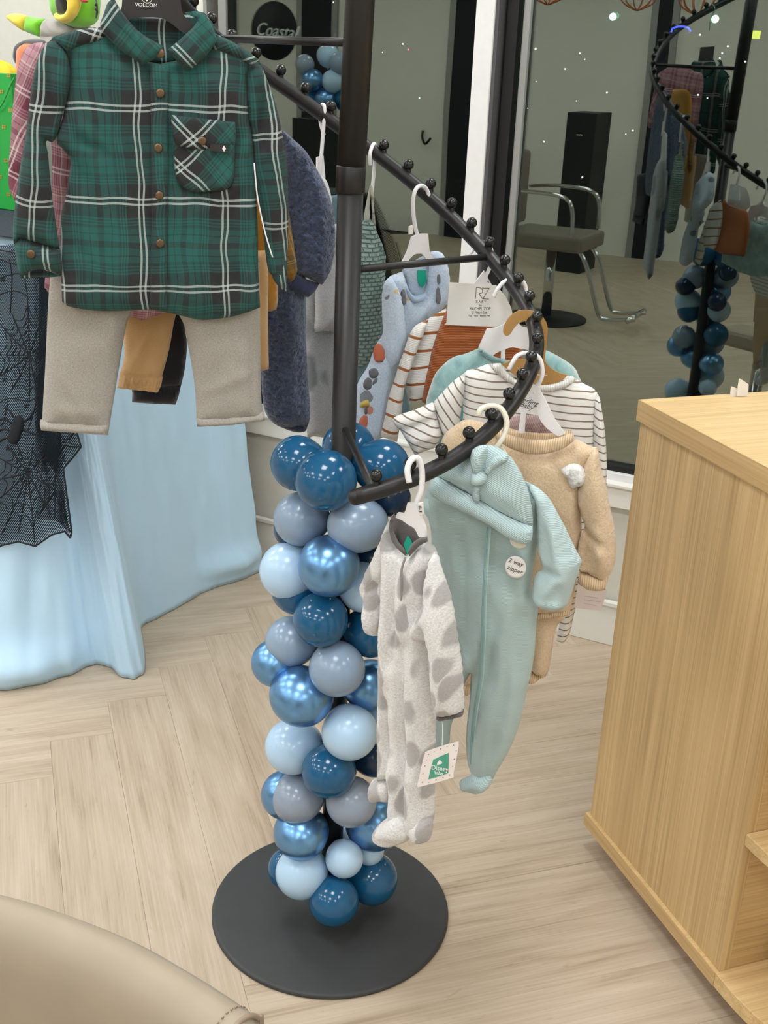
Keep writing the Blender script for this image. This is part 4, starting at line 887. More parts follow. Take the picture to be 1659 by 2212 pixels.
# tan fleece bear sweatshirt and trousers
P14 = Pl(arm(-17), -10)
t, v, col, nb = fleece('tan_fleece', (234, 208, 173), (217, 186, 147), 300, .8, .005)
mtf = t.out(col, nb)
mtr = ribbed('tan_rib', (228, 202, 166), (198, 166, 128), 85, 'X')
be = hang('tan_fleece_sweatshirt', P14, 'tan fleece baby sweatshirt with a white fluffy ear and stitched eye', 'sweatshirt')
cloth('back_panel', [(1075, 915, 1), (1120, 930), (1180, 936), (1234, 928, 1), (1225, 965), (1140, 978), (1095, 960)], P14, mtr, be, .003, -.012, .007)
cloth('body', [(1068, 922, 1), (1035, 910), (1004, 907), (976, 924), (956, 946), (945, 1000), (948, 1100), (955, 1200), (960, 1320, 1), (1100, 1326), (1232, 1320, 1), (1244, 1260), (1246, 1199), (1256, 1150), (1256, 1100), (1266, 1020), (1291, 966, 1), (1277, 964), (1246, 948, 1), (1238, 952), (1182, 979), (1130, 976), (1092, 962)], P14, mtf, be, .026, 0, .006, .035, fuzz=.0012, fsc=200,
      folds=[(1190, 985, 1212, 1020, .005, -.003), (1262, 1020, 1250, 1150, .008, -.007), (1160, 1050, 1180, 1250, .02, .007), (1232, 1050, 1236, 1140, .012, .006)])
cloth('hem_rib', [(1000, 1318, 1), (1120, 1318), (1234, 1306, 1), (1230, 1328, 1), (1180, 1336), (1100, 1338), (1000, 1334, 1)], P14, mtr, be, .018, .002, .007, .015)
cloth('neckband', [(1070, 922, 1), (1098, 938), (1140, 948), (1184, 949), (1215, 942), (1235, 933, 1), (1240, 942), (1239, 953, 1), (1215, 970), (1182, 980), (1150, 981), (1128, 978), (1090, 962), (1062, 936)], P14, mtr, be, .006, .022, .005, .008)
cloth('sleeve', [(1292, 966, 1), (1297, 1002), (1304, 1030), (1310, 1049), (1318, 1095), (1326, 1133), (1331, 1180), (1328, 1215), (1318, 1241), (1300, 1252), (1275, 1240), (1252, 1232), (1247, 1199), (1252, 1165), (1263, 1139), (1258, 1120), (1246, 1080), (1252, 1030), (1270, 985)], P14, mtf, be, .028, .012, .006, .03, fuzz=.0014, fsc=200,
      folds=[(1262, 1142, 1300, 1170, .008, -.012), (1285, 1140, 1305, 1220, .010, .010), (1268, 1150, 1270, 1235, .010, -.014), (1285, 1010, 1300, 1120, .02, .006), (1310, 1180, 1300, 1240, .008, -.005)])
cloth('cuff', [(1253, 1231, 1), (1285, 1240), (1316, 1242, 1), (1312, 1258), (1307, 1274, 1), (1272, 1273), (1247, 1258, 1)], P14, mtr, be, .018, .014, .006, .015)
e1 = cloth('ear', [(1211, 1015), (1220, 1006), (1233, 1001), (1251, 1003), (1264, 1016), (1268, 1032), (1262, 1046), (1248, 1052), (1236, 1055), (1229, 1046), (1226, 1034), (1218, 1027)], P14, fleece('white_fluff', (244, 243, 240), (214, 212, 208), 200, .9, .005)[0].m, be, .014, .024, .0035, .015, fuzz=.004, fsc=230)
t, v, col, nb = fleece('white_fluff_b', (244, 243, 240), (216, 214, 210), 200, .9, .005); e1.data.materials[0] = t.out(col, nb)
cloth('eye', [(1151, 1040), (1154, 1036), (1158, 1038), (1157, 1046), (1152, 1048)], P14, M['inkd'], be, .003, .026, .003, .004)
bt = hang('tan_fleece_trousers', Pl(P14.p-P14.n*.02, -10), 'tan fleece baby trousers with ribbed cuffs hanging below the tan sweatshirt', 'trousers')
P14b = Pl(P14.p-P14.n*.022, -10)
cloth('legs', [(985, 1240, 1), (1200, 1240, 1), (1222, 1325), (1205, 1350), (1196, 1380), (1190, 1425), (1183, 1455, 1), (1160, 1458), (1140, 1440, 1), (1130, 1400), (1095, 1360), (1050, 1380), (1026, 1440), (1016, 1480, 1), (1000, 1480, 1), (985, 1380)], P14b, mtf, bt, .024, 0, .007, .035, fuzz=.0014, fsc=200, folds=[(1180, 1330, 1160, 1440, .012, .006)])
cloth('cuff', [(1141, 1440, 1), (1160, 1457), (1182, 1455, 1), (1176, 1464), (1167, 1466), (1156, 1475), (1147, 1478), (1138, 1473, 1)], P14b, mtr, bt, .012, .004, .006, .012)
cloth('cuff', [(1000, 1478, 1), (1017, 1478, 1), (1014, 1500), (1002, 1502, 1)], P14b, mtr, bt, .01, .002, .006, .01)
h14 = hang('white_hanger', P14, 'white plastic hanger with script lettering inside the tan sweatshirt', 'hanger')
ptube('hook', [(1100, 798, .012), (1107, 784, .012), (1116, 770, .008), (1130, 764), (1150, 764, -.004), (1166, 776, -.004), (1172, 803, -.004), (1167, 822, -.004), (1158, 838, -.003), (1153, 850, -.001)], P14, .0037, M['white'], h14)
flat('plate', [(1148, 834, 1), (1163, 834, 1), (1171, 852), (1180, 868), (1198, 905), (1221, 937, 1), (1206, 943, 1), (1182, 926), (1166, 906), (1160, 884, 1), (1135, 882), (1108, 886), (1094, 910), (1080, 940, 1), (1066, 934, 1), (1084, 900), (1104, 862, 1), (1130, 850)], P14, M['white'], h14, -.003, .0045)
flat('strut', [(1126, 884, 1), (1137, 884, 1), (1133, 936, 1), (1119, 936, 1)], P14, M['white'], h14, -.003, .004)
text('Sterling', (1139, 866), P14, .0115, M['ink'], h14, .0018, rot=-.2, shear=.35)
text('Baby', (1137, 877), P14, .0115, M['ink'], h14, .0018, rot=-.2, shear=.35)
# mint sleepsuit with knotted hat
P15 = Pl(arm(-42.5), -16)
mmt = ribbed('mint_rib', (186, 205, 203), (160, 183, 182), 150, 'Y', .4, 0, .0008)
mms = ribbed('mint_rib_sleeve', (196, 215, 216), (168, 193, 196), 150, 'Y', .4, .5, .0008)
mi = hang('mint_sleepsuit', P15, 'pale mint green zipped sleepsuit with closed feet and a round white sticker', 'sleepsuit')
cloth('body', [(1128, 1036, 1), (1160, 1052), (1183, 1073), (1172, 1090), (1165, 1110), (1161, 1160), (1157, 1199), (1150, 1240), (1149, 1274), (1162, 1311), (1158, 1360), (1155, 1404), (1148, 1450), (1137, 1498), (1128, 1540), (1119, 1574), (1104, 1612), (1089, 1641), (1074, 1665), (1066, 1682, 1), (1040, 1682), (1020, 1675, 1), (1012, 1655), (1008, 1630), (1007, 1592), (1010, 1550), (1014, 1518), (1016, 1480), (1018, 1450, 1), (1010, 1465), (1003, 1478), (992, 1510), (984, 1540), (974, 1570), (970, 1605), (955, 1617, 1), (938, 1612, 1), (932, 1500), (926, 1350), (930, 1240), (932, 1162), (925, 1117), (914, 1090), (925, 1050), (945, 1020), (1000, 1000), (1080, 1012)], P15, mmt, mi, .020, 0, .0055, .026, wob=.0042, wsc=9,
      folds=[(1018, 1450, 1050, 1340, .012, .006), (1040, 1150, 1040, 1400, .012, .003), (1030, 1430, 1012, 1620, .008, -.004), (1080, 1250, 1100, 1520, .02, .006), (1120, 1330, 1090, 1600, .015, -.005), (960, 1150, 975, 1420, .012, -.004), (1065, 1480, 1045, 1660, .008, .005), (1100, 1400, 1060, 1560, .008, .004), (990, 1360, 1010, 1440, .008, -.006), (1140, 1120, 1130, 1290, .012, .005), (990, 1120, 975, 1330, .007, .004), (1010, 1140, 1015, 1400, .006, -.003), (1075, 1180, 1070, 1420, .008, -.003), (1105, 1280, 1110, 1480, .006, .004), (1120, 1420, 1085, 1620, .007, .004), (1075, 1560, 1050, 1670, .006, -.003), (1090, 1300, 1050, 1480, .006, -.003), (1000, 1380, 1018, 1440, .005, .004), (1130, 1480, 1100, 1600, .005, -.003)])
cloth('sleeve', [(1132, 1040, 1), (1160, 1052), (1183, 1072), (1196, 1092), (1205, 1109), (1220, 1136), (1232, 1162), (1246, 1190), (1257, 1211, 1), (1250, 1235), (1242, 1259), (1234, 1285), (1226, 1307, 1), (1212, 1316), (1194, 1319), (1178, 1315), (1163, 1310, 1), (1154, 1298), (1149, 1286), (1151, 1265), (1153, 1250), (1162, 1236), (1171, 1229), (1166, 1205), (1160, 1180), (1160, 1140), (1158, 1100), (1150, 1070)], P15, mms, mi, .024, .016, .006, .03, uvo=(1190, 1200), rot=-.35,
      folds=[(1171, 1230, 1215, 1225, .006, -.008), (1190, 1110, 1215, 1240, .010, .008), (1205, 1230, 1170, 1290, .008, .008), (1180, 1100, 1195, 1210, .008, -.006), (1225, 1200, 1225, 1290, .008, .006), (1160, 1290, 1225, 1300, .006, .005)])
cloth('sleeve', [(925, 1060, 1), (916, 1080), (912, 1092), (918, 1108), (926, 1120), (934, 1150), (946, 1150), (950, 1110), (940, 1075)], P15, mms, mi, .018, .006, .006, .02)
cloth('foot', [(1019, 1673, 1), (1032, 1670), (1052, 1674), (1063, 1682), (1062, 1692), (1052, 1705), (1036, 1710), (1021, 1708), (1008, 1706), (995, 1701), (992, 1692), (996, 1684), (1006, 1679)], P15, mms, mi, .026, .016, .006, .025, uvo=(1020, 1690), folds=[(1005, 1700, 1040, 1692, .005, -.007), (1040, 1692, 1048, 1676, .006, .005)])
z_ = [(1053, 1140, .037), (1047, 1217, .037), (1043, 1300, .037), (1041, 1380, .037), (1036, 1461, .036), (1024, 1536, .030), (1018, 1600, .022), (1018, 1650, .018)]
ptube('zip', z_, P15, .0016, plain('mint_zip', (130, 164, 166), .6), mi)
ptube('zip_flap', [(x+7, y, h_) for x, y, h_ in z_], P15, .0013, plain('mint_seam', (168, 200, 200), .8), mi)
sk = disc('sticker', (1114, 1225), P15, .0163, M['card'], mi, .036, .0012, .2, 28, .0185)
text('2 way', (1114, 1215), P15, .0098, M['ink'], sk, .0376, rot=-.22, shear=.2)
text('zipper', (1112, 1231), P15, .0098, M['ink'], sk, .0376, rot=-.22, shear=.2)
disc('sticker', (1121, 1166), P15, .014, M['cream'], mi, .034, .0012, .2, 24)
flat('size_label', [(986, 976, 1), (1006, 972, 1), (1012, 990, 1), (990, 998, 1)], P15, M['card'], mi, .010, .001)
text('x', (999, 985), P15, .012, M['ink'], mi, .0115)
ht = hang('mint_knotted_hat', P15, 'pale mint ribbed baby hat with a knot, tilted on the front of the mint sleepsuit', 'hat')
mmc = ribbed('mint_hat_rib', (194, 214, 215), (166, 192, 194), 130, 'Y', .6, .45, .001)
cloth('crown', [(941, 1028, 1), (946, 1015), (960, 1005), (977, 1000), (996, 994), (1014, 985), (1022, 970), (1038, 963), (1059, 961), (1076, 967), (1093, 978), (1106, 990), (1116, 1005), (1126, 1022), (1134, 1042), (1142, 1064), (1147, 1087), (1151, 1115), (1151, 1138, 1), (1134, 1133), (1078, 1107), (1022, 1074), (980, 1048)], P15, mmc, ht, .016, .036, .006, .03, folds=[(1022, 1030, 960, 1020, .008, .004), (1060, 1040, 1120, 1080, .012, .004), (1100, 1000, 1140, 1120, .004, -.002)])
cloth('brim', [(941, 1027, 1), (980, 1050), (1022, 1073), (1078, 1106), (1110, 1122), (1134, 1132), (1151, 1137, 1), (1151, 1150), (1149, 1166), (1144, 1174), (1138, 1177, 1), (1120, 1172), (1096, 1162), (1075, 1147), (1052, 1132), (1020, 1115), (984, 1098), (960, 1087), (939, 1076), (925, 1061), (928, 1046)], P15, ribbed('mint_brim_rib', (195, 215, 217), (166, 193, 196), 130, 'Y', .6, .5, .001), ht, .013, .046, .006, .015, folds=[(1134, 1140, 1130, 1172, .003, -.003)])
cloth('bow_loop', [(1022, 1022, 1), (1016, 1000), (1018, 976), (1032, 964), (1050, 962), (1054, 980), (1048, 1005), (1044, 1022, 1)], P15, mmc, ht, .014, .050, .005, .014, folds=[(1036, 970, 1034, 1018, .005, .004)])
cloth('bow_loop', [(1043, 1016, 1), (1056, 998), (1072, 984), (1088, 978), (1098, 984), (1096, 996), (1080, 1006), (1062, 1020), (1050, 1030, 1)], P15, mmc, ht, .014, .050, .005, .014, folds=[(1050, 1020, 1090, 985, .004, -.003)])
cloth('knot', [(1017, 1026), (1026, 1016), (1042, 1017), (1052, 1028), (1050, 1040), (1038, 1048), (1024, 1047), (1016, 1038)], P15, mms, ht, .016, .056, .005, .012)
cloth('tail', [(1022, 1044, 1), (1037, 1046, 1), (1036, 1066), (1036, 1082), (1031, 1087), (1024, 1082), (1020, 1072)], P15, mmc, ht, .006, .054, .005, .008)
h15 = hang('cream_hanger', P15, 'cream plastic hanger hook above the mint hat', 'hanger')
ptube('hook', [(1034, 896, .014), (1037, 886, .013), (1048, 879, .006), (1066, 877, -.002), (1081, 882, -.006), (1091, 897, -.006), (1095, 917, -.004), (1090, 938, .0), (1080, 955, .004), (1070, 968, .006)], P15, .0043, M['cream'], h15)
flat('plate', [(1040, 965, 1), (1085, 965, 1), (1130, 1040, 1), (960, 1040, 1)], P15, M['cream'], h15, -.002, .004)
# grey spotted white fleece sleepsuit, nearest
P16 = Pl(arm(-70), -34)
mcw = spots('white_grey_spot_fleece', (234, 232, 230), (200, 198, 196), (150, 146, 145), 33, .33, (1, .55, 1), .3)
mdk = fabric('charcoal_trim', (112, 106, 104), (92, 87, 86), 900, .3)
cw = hang('spotted_sleepsuit', P16, 'white fleece sleepsuit with grey spots and charcoal collar, nearest the balloons', 'sleepsuit')
cloth('inner_back', [(851, 1111, 1), (872, 1122), (896, 1142), (910, 1164, 1), (895, 1188), (877, 1199), (858, 1182), (845, 1152), (843, 1128)], P16, mdk, cw, .003, -.018, .006)
flat('neck_label', [(872, 1176, 1), (880, 1157, 1), (889, 1172), (888, 1188), (880, 1199, 1)], P16, M['teallabel'], cw, -.006, .001)
cloth('body', [(852, 1109, 1), (840, 1124), (828, 1158), (828, 1200), (829, 1250), (828, 1300), (826, 1340), (824, 1379), (823, 1440), (822, 1499), (820, 1540), (819, 1574), (821, 1640), (823, 1682), (848, 1682), (846, 1735), (849, 1765), (852, 1795, 1), (890, 1800), (921, 1812), (932, 1796), (936, 1775), (938, 1753), (940, 1640), (940, 1536), (938, 1480), (936, 1420), (936, 1311), (942, 1240), (944, 1205), (938, 1184), (922, 1168, 1), (906, 1178), (892, 1192), (878, 1202, 1), (860, 1186), (848, 1160), (842, 1130)], P16, mcw, cw, .028, 0, .006, .035, fuzz=.0016, fsc=180, wob=.004,
      folds=[(868, 1205, 866, 1420, .008, -.008), (890, 1380, 888, 1790, .006, -.009), (852, 1500, 848, 1680, .006, -.010), (845, 1240, 850, 1450, .010, .006), (915, 1560, 912, 1780, .015, .006), (880, 1250, 884, 1360, .010, .006), (866, 1640, 862, 1780, .01, .005)])
cloth('sleeve', [(834, 1150, 1), (825, 1163), (812, 1191), (799, 1218), (788, 1244), (782, 1263), (785, 1280), (791, 1293), (789, 1320), (791, 1348), (795, 1360), (802, 1368), (812, 1372), (820, 1373, 1), (826, 1350), (829, 1320), (833, 1290), (838, 1240), (842, 1195)], P16, mcw, cw, .022, .004, .006, .025, fuzz=.0016, fsc=180, folds=[(828, 1250, 800, 1275, .006, -.008), (800, 1300, 812, 1360, .008, .005), (822, 1260, 826, 1330, .006, -.006)])
cloth('sleeve', [(938, 1190, 1), (946, 1206), (955, 1236), (964, 1262), (974, 1292), (980, 1320), (985, 1348), (994, 1410), (999, 1445), (1001, 1490), (1002, 1536, 1), (980, 1545), (945, 1545, 1), (940, 1510), (937, 1462), (933, 1400), (926, 1384), (905, 1381), (890, 1364), (897, 1340), (912, 1320), (918, 1290), (922, 1250), (930, 1210)], P16, mcw, cw, .028, .020, .006, .03, fuzz=.0016, fsc=180, uvo=(950, 1300), rot=.25, folds=[(934, 1388, 925, 1340, .007, -.012), (905, 1350, 935, 1320, .010, .008), (960, 1280, 975, 1500, .02, .006)])
cloth('cuff', [(945, 1541, 1), (975, 1537), (1002, 1531, 1), (1001, 1541), (998, 1548, 1), (972, 1554), (948, 1557, 1)], P16, mdk, cw, .016, .022, .005, .012)
cloth('foot', [(806, 1684), (824, 1680), (842, 1688), (848, 1710), (846, 1730, 1), (830, 1728), (814, 1731), (804, 1720), (800, 1702)], P16, mcw, cw, .022, .008, .006, .02, fuzz=.0014, fsc=180)
cloth('foot', [(849, 1758), (832, 1770), (816, 1783), (810, 1794), (813, 1806), (824, 1817), (846, 1825), (866, 1822), (884, 1814), (889, 1798), (880, 1772), (866, 1758)], P16, mcw, cw, .028, .022, .006, .025, fuzz=.0014, fsc=180, folds=[(815, 1800, 880, 1808, .005, -.005)])
cloth('foot', [(890, 1770), (912, 1762), (930, 1770), (934, 1790), (931, 1808), (922, 1818), (910, 1817), (898, 1808), (890, 1790)], P16, mcw, cw, .024, .012, .006, .02, fuzz=.0014, fsc=180)
cloth('collar_trim', [(853, 1108, 1), (842, 1124), (841, 1150), (852, 1178), (878, 1203, 1), (875, 1188), (859, 1168), (850, 1146), (850, 1126)], P16, mdk, cw, .006, .012, .005, .006)
cloth('collar_trim', [(881, 1190, 1), (889, 1175), (905, 1163), (923, 1159, 1), (924, 1170, 1), (908, 1178), (896, 1190), (884, 1203, 1)], P16, mdk, cw, .006, .020, .005, .006)
ptube('zip', [(876, 1204, .03), (868, 1228, .03), (866, 1260, .03), (866, 1310, .028), (864, 1380, .026)], P16, .0018, plain('zip_grey', (150, 146, 144), .6), cw)
ptube('tag_string', [(955, 1555, .022), (956, 1580, .026), (955, 1616, .03)], P16, .0006, M['white'], cw)
tg = flat('swing_tag', [(918, 1629), (924, 1622), (984, 1603), (990, 1607), (989, 1620), (979, 1672), (974, 1681), (909, 1699), (902, 1696), (903, 1688), (914, 1640)], P16, plain('blush_card', (236, 228, 224), .5), cw, .034, .0012)
flat('tag_panel', [(935, 1644), (939, 1640), (965, 1628), (969, 1631), (968, 1665), (965, 1671), (930, 1682), (926, 1680)], P16, plain('tag_green', (78, 158, 134), .5), tg, .0354, .0004)
text('Disney', (949, 1660), P16, .0112, M['inkw'], tg, .0362, rot=.28, shear=.25)
text('baby', (948, 1670), P16, .0085, M['inkw'], tg, .0362, rot=.28)
flat('tag_mark', [(944, 1652), (947, 1644), (951, 1643), (955, 1649)], P16, M['inkw'], tg, .0359, .0003)
for i_, q in enumerate(((924, 1630), (936, 1624), (950, 1618), (964, 1613), (978, 1610), (984, 1622), (980, 1640), (976, 1656), (970, 1674), (955, 1680), (940, 1685), (925, 1690), (911, 1690), (912, 1672), (916, 1655), (920, 1642))):
    flat('tag_fleck', [(q[0], q[1], 1), (q[0]+2.4, q[1]-1.6, 1), (q[0]+3, q[1]-.3, 1), (q[0]+.6, q[1]+1.4, 1)], P16, (M['ink'], M['kraft'], M['inkd'], plain('fleck_pink_%d' % i_, (206, 150, 150), .6))[i_ % 4], tg, .0353, .0003)
h16 = hang('white_hanger', P16, 'white plastic hanger at the lower end of the rack arm, holding the spotted sleepsuit', 'hanger')
ptube('hook', [(884, 1042, .020), (880, 1018, .020), (884, 1000, .014), (893, 990, .004), (902, 990, -.002), (909, 1003, -.006), (912, 1030, -.008), (909, 1060, -.006), (900, 1085, -.003), (892, 1105, 0)], P16, .0046, M['white'], h16)
flat('plate', [(880, 1086, 1), (896, 1086, 1), (906, 1112), (917, 1140), (918, 1160, 1), (905, 1161, 1), (895, 1142), (882, 1134), (868, 1124), (854, 1118, 1), (858, 1108, 1), (873, 1108)], P16, M['white'], h16, .001, .005)
flat('size_clip', [(903, 1087, 1), (911, 1087, 1), (912, 1112, 1), (904, 1114, 1)], P16, M['card'], h16, .004, .005)
text('0-3', (907, 1100), P16, .008, M['inkd'], h16, .0096, rot=-1.45)

# ------------------------------------------------------------------ oak display counter, right
CA = np.array([.481, 2.079, 0]); CR = math.radians(90-70.108)
oak = dict(c1=(214, 180, 126), c2=(178, 142, 92))
mwz = wood('oak_vertical', (218, 187, 136), (176, 143, 96), 2); mwx = wood('oak_cross', (230, 200, 148), (198, 163, 112), 0); mwy = wood('oak_long', (214, 181, 130), (186, 152, 104), 1)
mwf = wood('oak_front', (216, 184, 132), (176, 142, 94), 0)
cb = thing('display_counter', CA, 'light oak display counter with bowed ledges, standing at the right by the window', 'counter', rz=CR)
def C3(x, y, z):
    c, s_ = math.cos(CR), math.sin(CR); return CA+np.array([x*c-y*s_, x*s_+y*c, z])
def cbox(name, a, b, mat, bev=.001): 
    return MB().box(C3, a, b).obj(name, mat, cb, bevel=bev)
def board(name, z0, z1, bow, mat, x0=-.006, x1=1.25, y1=.006, y0=-.487):
    out = [(x0, y1), (x1, y1)]
    n = 20; a_, b_ = .45, bow
    E_ = [(a_*(1-(1-(k/n)**2.5)**(1/2.5)), b_*k/n) for k in range(n+1)]       # rounded front corners
    E_ = [(0, 0)]+[(a_*(1-max(0, 1-(q)**2.5)**.4), b_*q) for q in [math.sin(.5*math.pi*k/n) for k in range(1, n+1)]]
    out += [(x1-e, y0-d) for e, d in E_]+[(x0+e, y0-d) for e, d in E_[::-1]]
    k = len(out); v = [C3(x, y, z0) for x, y in out]+[C3(x, y, z1) for x, y in out]
    f = [tuple(range(k))[::-1], tuple(range(k, 2*k))]+[(i, (i+1) % k, k+(i+1) % k, k+i) for i in range(k)]
    o = mesh_obj(name, v, f, mat, cb, False); fixn(o.data); add_bevel(o, .0015); return o
board('worktop', .982, 1.023, .36, mwx)
cbox('side_panel', (0, -.4856, .081), (.02, 0, .982), mwz)
cbox('side_panel', (1.22, -.4856, .081), (1.24, 0, .982), mwz)
cbox('front_panel', (.0201, -.4845, .081), (1.2199, -.466, .982), mwf)
cbox('back_panel', (.0201, -.018, .081), (1.2199, -.001, .982), mwf)
board('bottom_board', .05, .081, .36, mwx, x0=-.008, y1=.008)
def ledge(z):
    return board('ledge', z-.024, z, .34, mwx, x0=.001, x1=1.239, y1=-.4857, y0=-.4875)
ledge(.387); ledge(.69)
cbox('edge_strip', (-.0075, -.486, .9825), (-.0062, .0055, 1.0225), mwy, 0)
cbox('edge_strip', (-.0095, -.486, .0505), (-.0082, .0075, .0805), mwy, 0)
cbox('plinth', (.05, -.44, .0), (1.19, -.04, .05), wood('plinth_oak', (150, 120, 80), (118, 92, 60), 0))
PC = Pl(C3(.2, -.012, 1.03), math.degrees(CR))
cdh = thing('white_card_holder', C3(.215, -.012, 1.023), 'small white hang cards upright at the back edge of the counter top', 'card')
for nm, pts in (('card', [(1578, 860, 1), (1580, 838), (1584, 836), (1598, 842, 1), (1600, 860, 1)]), ('card', [(1592, 856, 1), (1597, 822), (1600, 819), (1614, 828), (1617, 833), (1615, 856, 1)])):
    flat(nm, pts, PC, M['card'], cdh, 0 if pts[0][0] == 1578 else .004, .002)
clp = thing('wire_clip', C3(.04, -.335, 1.023), 'small black wire hook with a charm near the counter edge', 'hook')
tube('wire', crom([C3(.040+.004*math.cos(a)*(1+.5*a/6), -.337, 1.030+.006*math.sin(a)) for a in np.linspace(0, 6, 9)], 4), .0006, M['inkd'], clp, 6)
tube('wire', crom([C3(.036, -.340, 1.0242), C3(.042, -.345, 1.0242), C3(.05, -.342, 1.0242), C3(.058, -.35, 1.0242)], 4), .0006, M['inkd'], clp, 6)
MB().box(C3, (.036, -.372, 1.0232), (.05, -.350, 1.0262)).obj('charm', M['alug'], clp, bevel=.0008)
tagc = thing('small_clear_card', C3(.11, -.50, .081), 'small pale translucent card standing on the bottom ledge of the counter', 'card')
MB().box(C3, (.09, -.52, .0815), (.17, -.518, .135)).obj('card', M['pinkcard'], tagc)

# ------------------------------------------------------------------ table with blue cloth, left by the wall
ZT = 1.13
tb = thing('high_table', L(-2.1, .4, 0), 'high table hidden under the light blue cloth at the left wall', 'table')
MB().box(L, (-3.0, .07, ZT-.035), (-1.315, .765, ZT-.004)).obj('tabletop', mwx, tb)
for s_, d_ in ((-2.95, .12), (-2.95, .70), (-1.37, .12), (-1.37, .70)): MB().box(L, (s_, d_, 0), (s_+.04, d_+.04, ZT-.036)).obj('leg', M['alug'], tb)
def fl(x, y):
    P = at_z(x, y, 0)-WP; return (P @ WU, -(P @ WN))
hem = [(-3.0, 1.18), (-2.2, 1.2), (-1.7, 1.2), (-1.45, 1.2)]+[fl(*q) for q in [(0, 1490), (80, 1479), (140, 1463), (185, 1444), (215, 1440), (240, 1444), (258, 1460), (280, 1467), (302, 1461), (314, 1446), (312, 1410), (306, 1362), (345, 1336), (390, 1310), (430, 1283), (480, 1268), (530, 1250), (566, 1236)]]
top = [(-3.0, .775), (-2.2, .775), (-1.7, .775), (-1.55, .775), (-1.46, .775), (-1.43, .775), (-1.405, .775), (-1.38, .775), (-1.365, .775), (-1.35, .775), (-1.335, .772), (-1.325, .768), (-1.316, .76), (-1.308, .752), (-1.304, .735), (-1.302, .70), (-1.302, .61), (-1.302, .50), (-1.302, .39), (-1.302, .28), (-1.302, .17), (-1.302, .06)]
T2 = crom(top, 9); H2 = crom(hem, 9); nT = len(T2); NR = 70
v = []; uvs = []
mcl = NT('blue_tablecloth', .75, 0, .2, .15); cv = mcl.coord('UV'); h = mcl.noise(cv, 700, 2); g = mcl.noise(cv, 3, 3)
mcl.l(mcl.bump(h, .1, .0006), mcl.b.inputs['Normal'])
col = mcl.mix(mcl.math('MULTIPLY', g, .25), lin((188, 219, 241)), lin((164, 201, 228))); mcl.l(col, mcl.b.inputs['Base Color'])
def clothpt(i, t, o=0.0):
    a, b = T2[i], H2[i]
    frac = i/(nT-1)
    hx = t**(1.0+.25*(frac < .5)) if frac < .93 else t**.75
    s_, d_ = a[0]+(b[0]-a[0])*hx, a[1]+(b[1]-a[1])*hx
    z = ZT*(1-t)+.003
    arc = i*.035
    wv = .012*noise.noise(Vector((arc*2.2, t*1.6, 2.0)))*math.sin(min(t*4, 1)*math.pi/2)+.010*t*noise.noise(Vector((arc*5, t*3.5, 9)))+.004*noise.noise(Vector((arc*9, t*14, 4)))*min(1, t*3)
    puff = .055*math.exp(-((t-.955)/.035)**2)*max(0, 1-abs(frac-.22)/.14)+.05*math.exp(-((t-.94)/.03)**2)*max(0, 1-abs(frac-.93)/.09)
    # push outward: away from the table middle
    cx_, cd_ = s_+1.75, d_-.40; r_ = math.hypot(cx_, cd_)
    k_ = (wv+puff+o)/r_
    return L(s_+cx_*k_, d_+cd_*k_, z)
for j in range(NR+1):
    t = j/NR
    for i in range(nT):
        p = clothpt(i, t); p = p.copy(); p[2] = max(p[2], .003); v.append(p); uvs.append((i*.02, t*1.2))
f = [(j*nT+i, j*nT+i+1, (j+1)*nT+i+1, (j+1)*nT+i) for j in range(NR) for i in range(nT-1)]
b0 = len(v); v += [L(-3.0, .06, ZT+.003), L(-1.302, .06, ZT+.003)]; uvs += [(0, 0), (1, 0)]
f += [tuple([b0]+list(range(nT))+[b0+1])]
tc_ = mesh_obj('blue_tablecloth', v, f, mcl.m, None, True, uvs); fixn(tc_.data)
so = tc_.modifiers.new('thick', 'SOLIDIFY'); so.thickness = .0016; so.offset = -1
tag(tc_, 'light blue cloth draped over the high table down to the floor', 'tablecloth')

# black lace overlay with spider webs
vdir = L(0, .80, 1.1)-L(0, 1.00, .35)
PLc = Pl(L(-1.4, .815, 1.06), math.degrees(WYAW), vdir)
if PLc.n[1] > 0: PLc.n = -PLc.n
ml = NT('black_lace_net', .9, 0, .1); cv = ml.coord('UV', rot=(0, 0, .55)); wv = ml.n('TexWave', wave_type='BANDS', bands_direction='X'); ml.l(cv, wv.inputs[0]); wv.inputs['Scale'].default_value = 62; wv.inputs['Distortion'].default_value = .6
w2 = ml.n('TexWave', wave_type='BANDS', bands_direction='Y'); ml.l(cv, w2.inputs[0]); w2.inputs['Scale'].default_value = 150
al = ml.math('MAXIMUM', ml.ramp(wv.outputs[1], [(.70, (0, 0, 0, 1)), (.78, (1, 1, 1, 1))]), ml.math('MULTIPLY', ml.math('GREATER_THAN', w2.outputs[1], .8), .2))
ml.l(al, ml.b.inputs['Alpha']); mlace = ml.out((.012, .018, .024, 1))
mstr = plain('black_lace_thread', (16, 22, 28), .85)
lc = thing('black_lace_overlay', L(-1.4, .815, ZT), 'black spider web lace hanging over the left front of the blue cloth', 'lace')
lace_out = [(-140, 540, 1), (20, 528), (110, 520, 1), (140, 560), (165, 700), (172, 850), (166, 935), (175, 965, 1), (160, 985), (142, 1006, 1), (137, 1012), (143, 1060), (150, 1110), (155, 1150), (152, 1162, 1), (140, 1148), (112, 1155), (76, 1180, 1), (40, 1170), (5, 1178), (-30, 1195, 1), (-80, 1185), (-140, 1200, 1)]
cloth('net', lace_out, PLc, mlace, lc, .0012, 0, .012, .01, wob=.003, wsc=8)
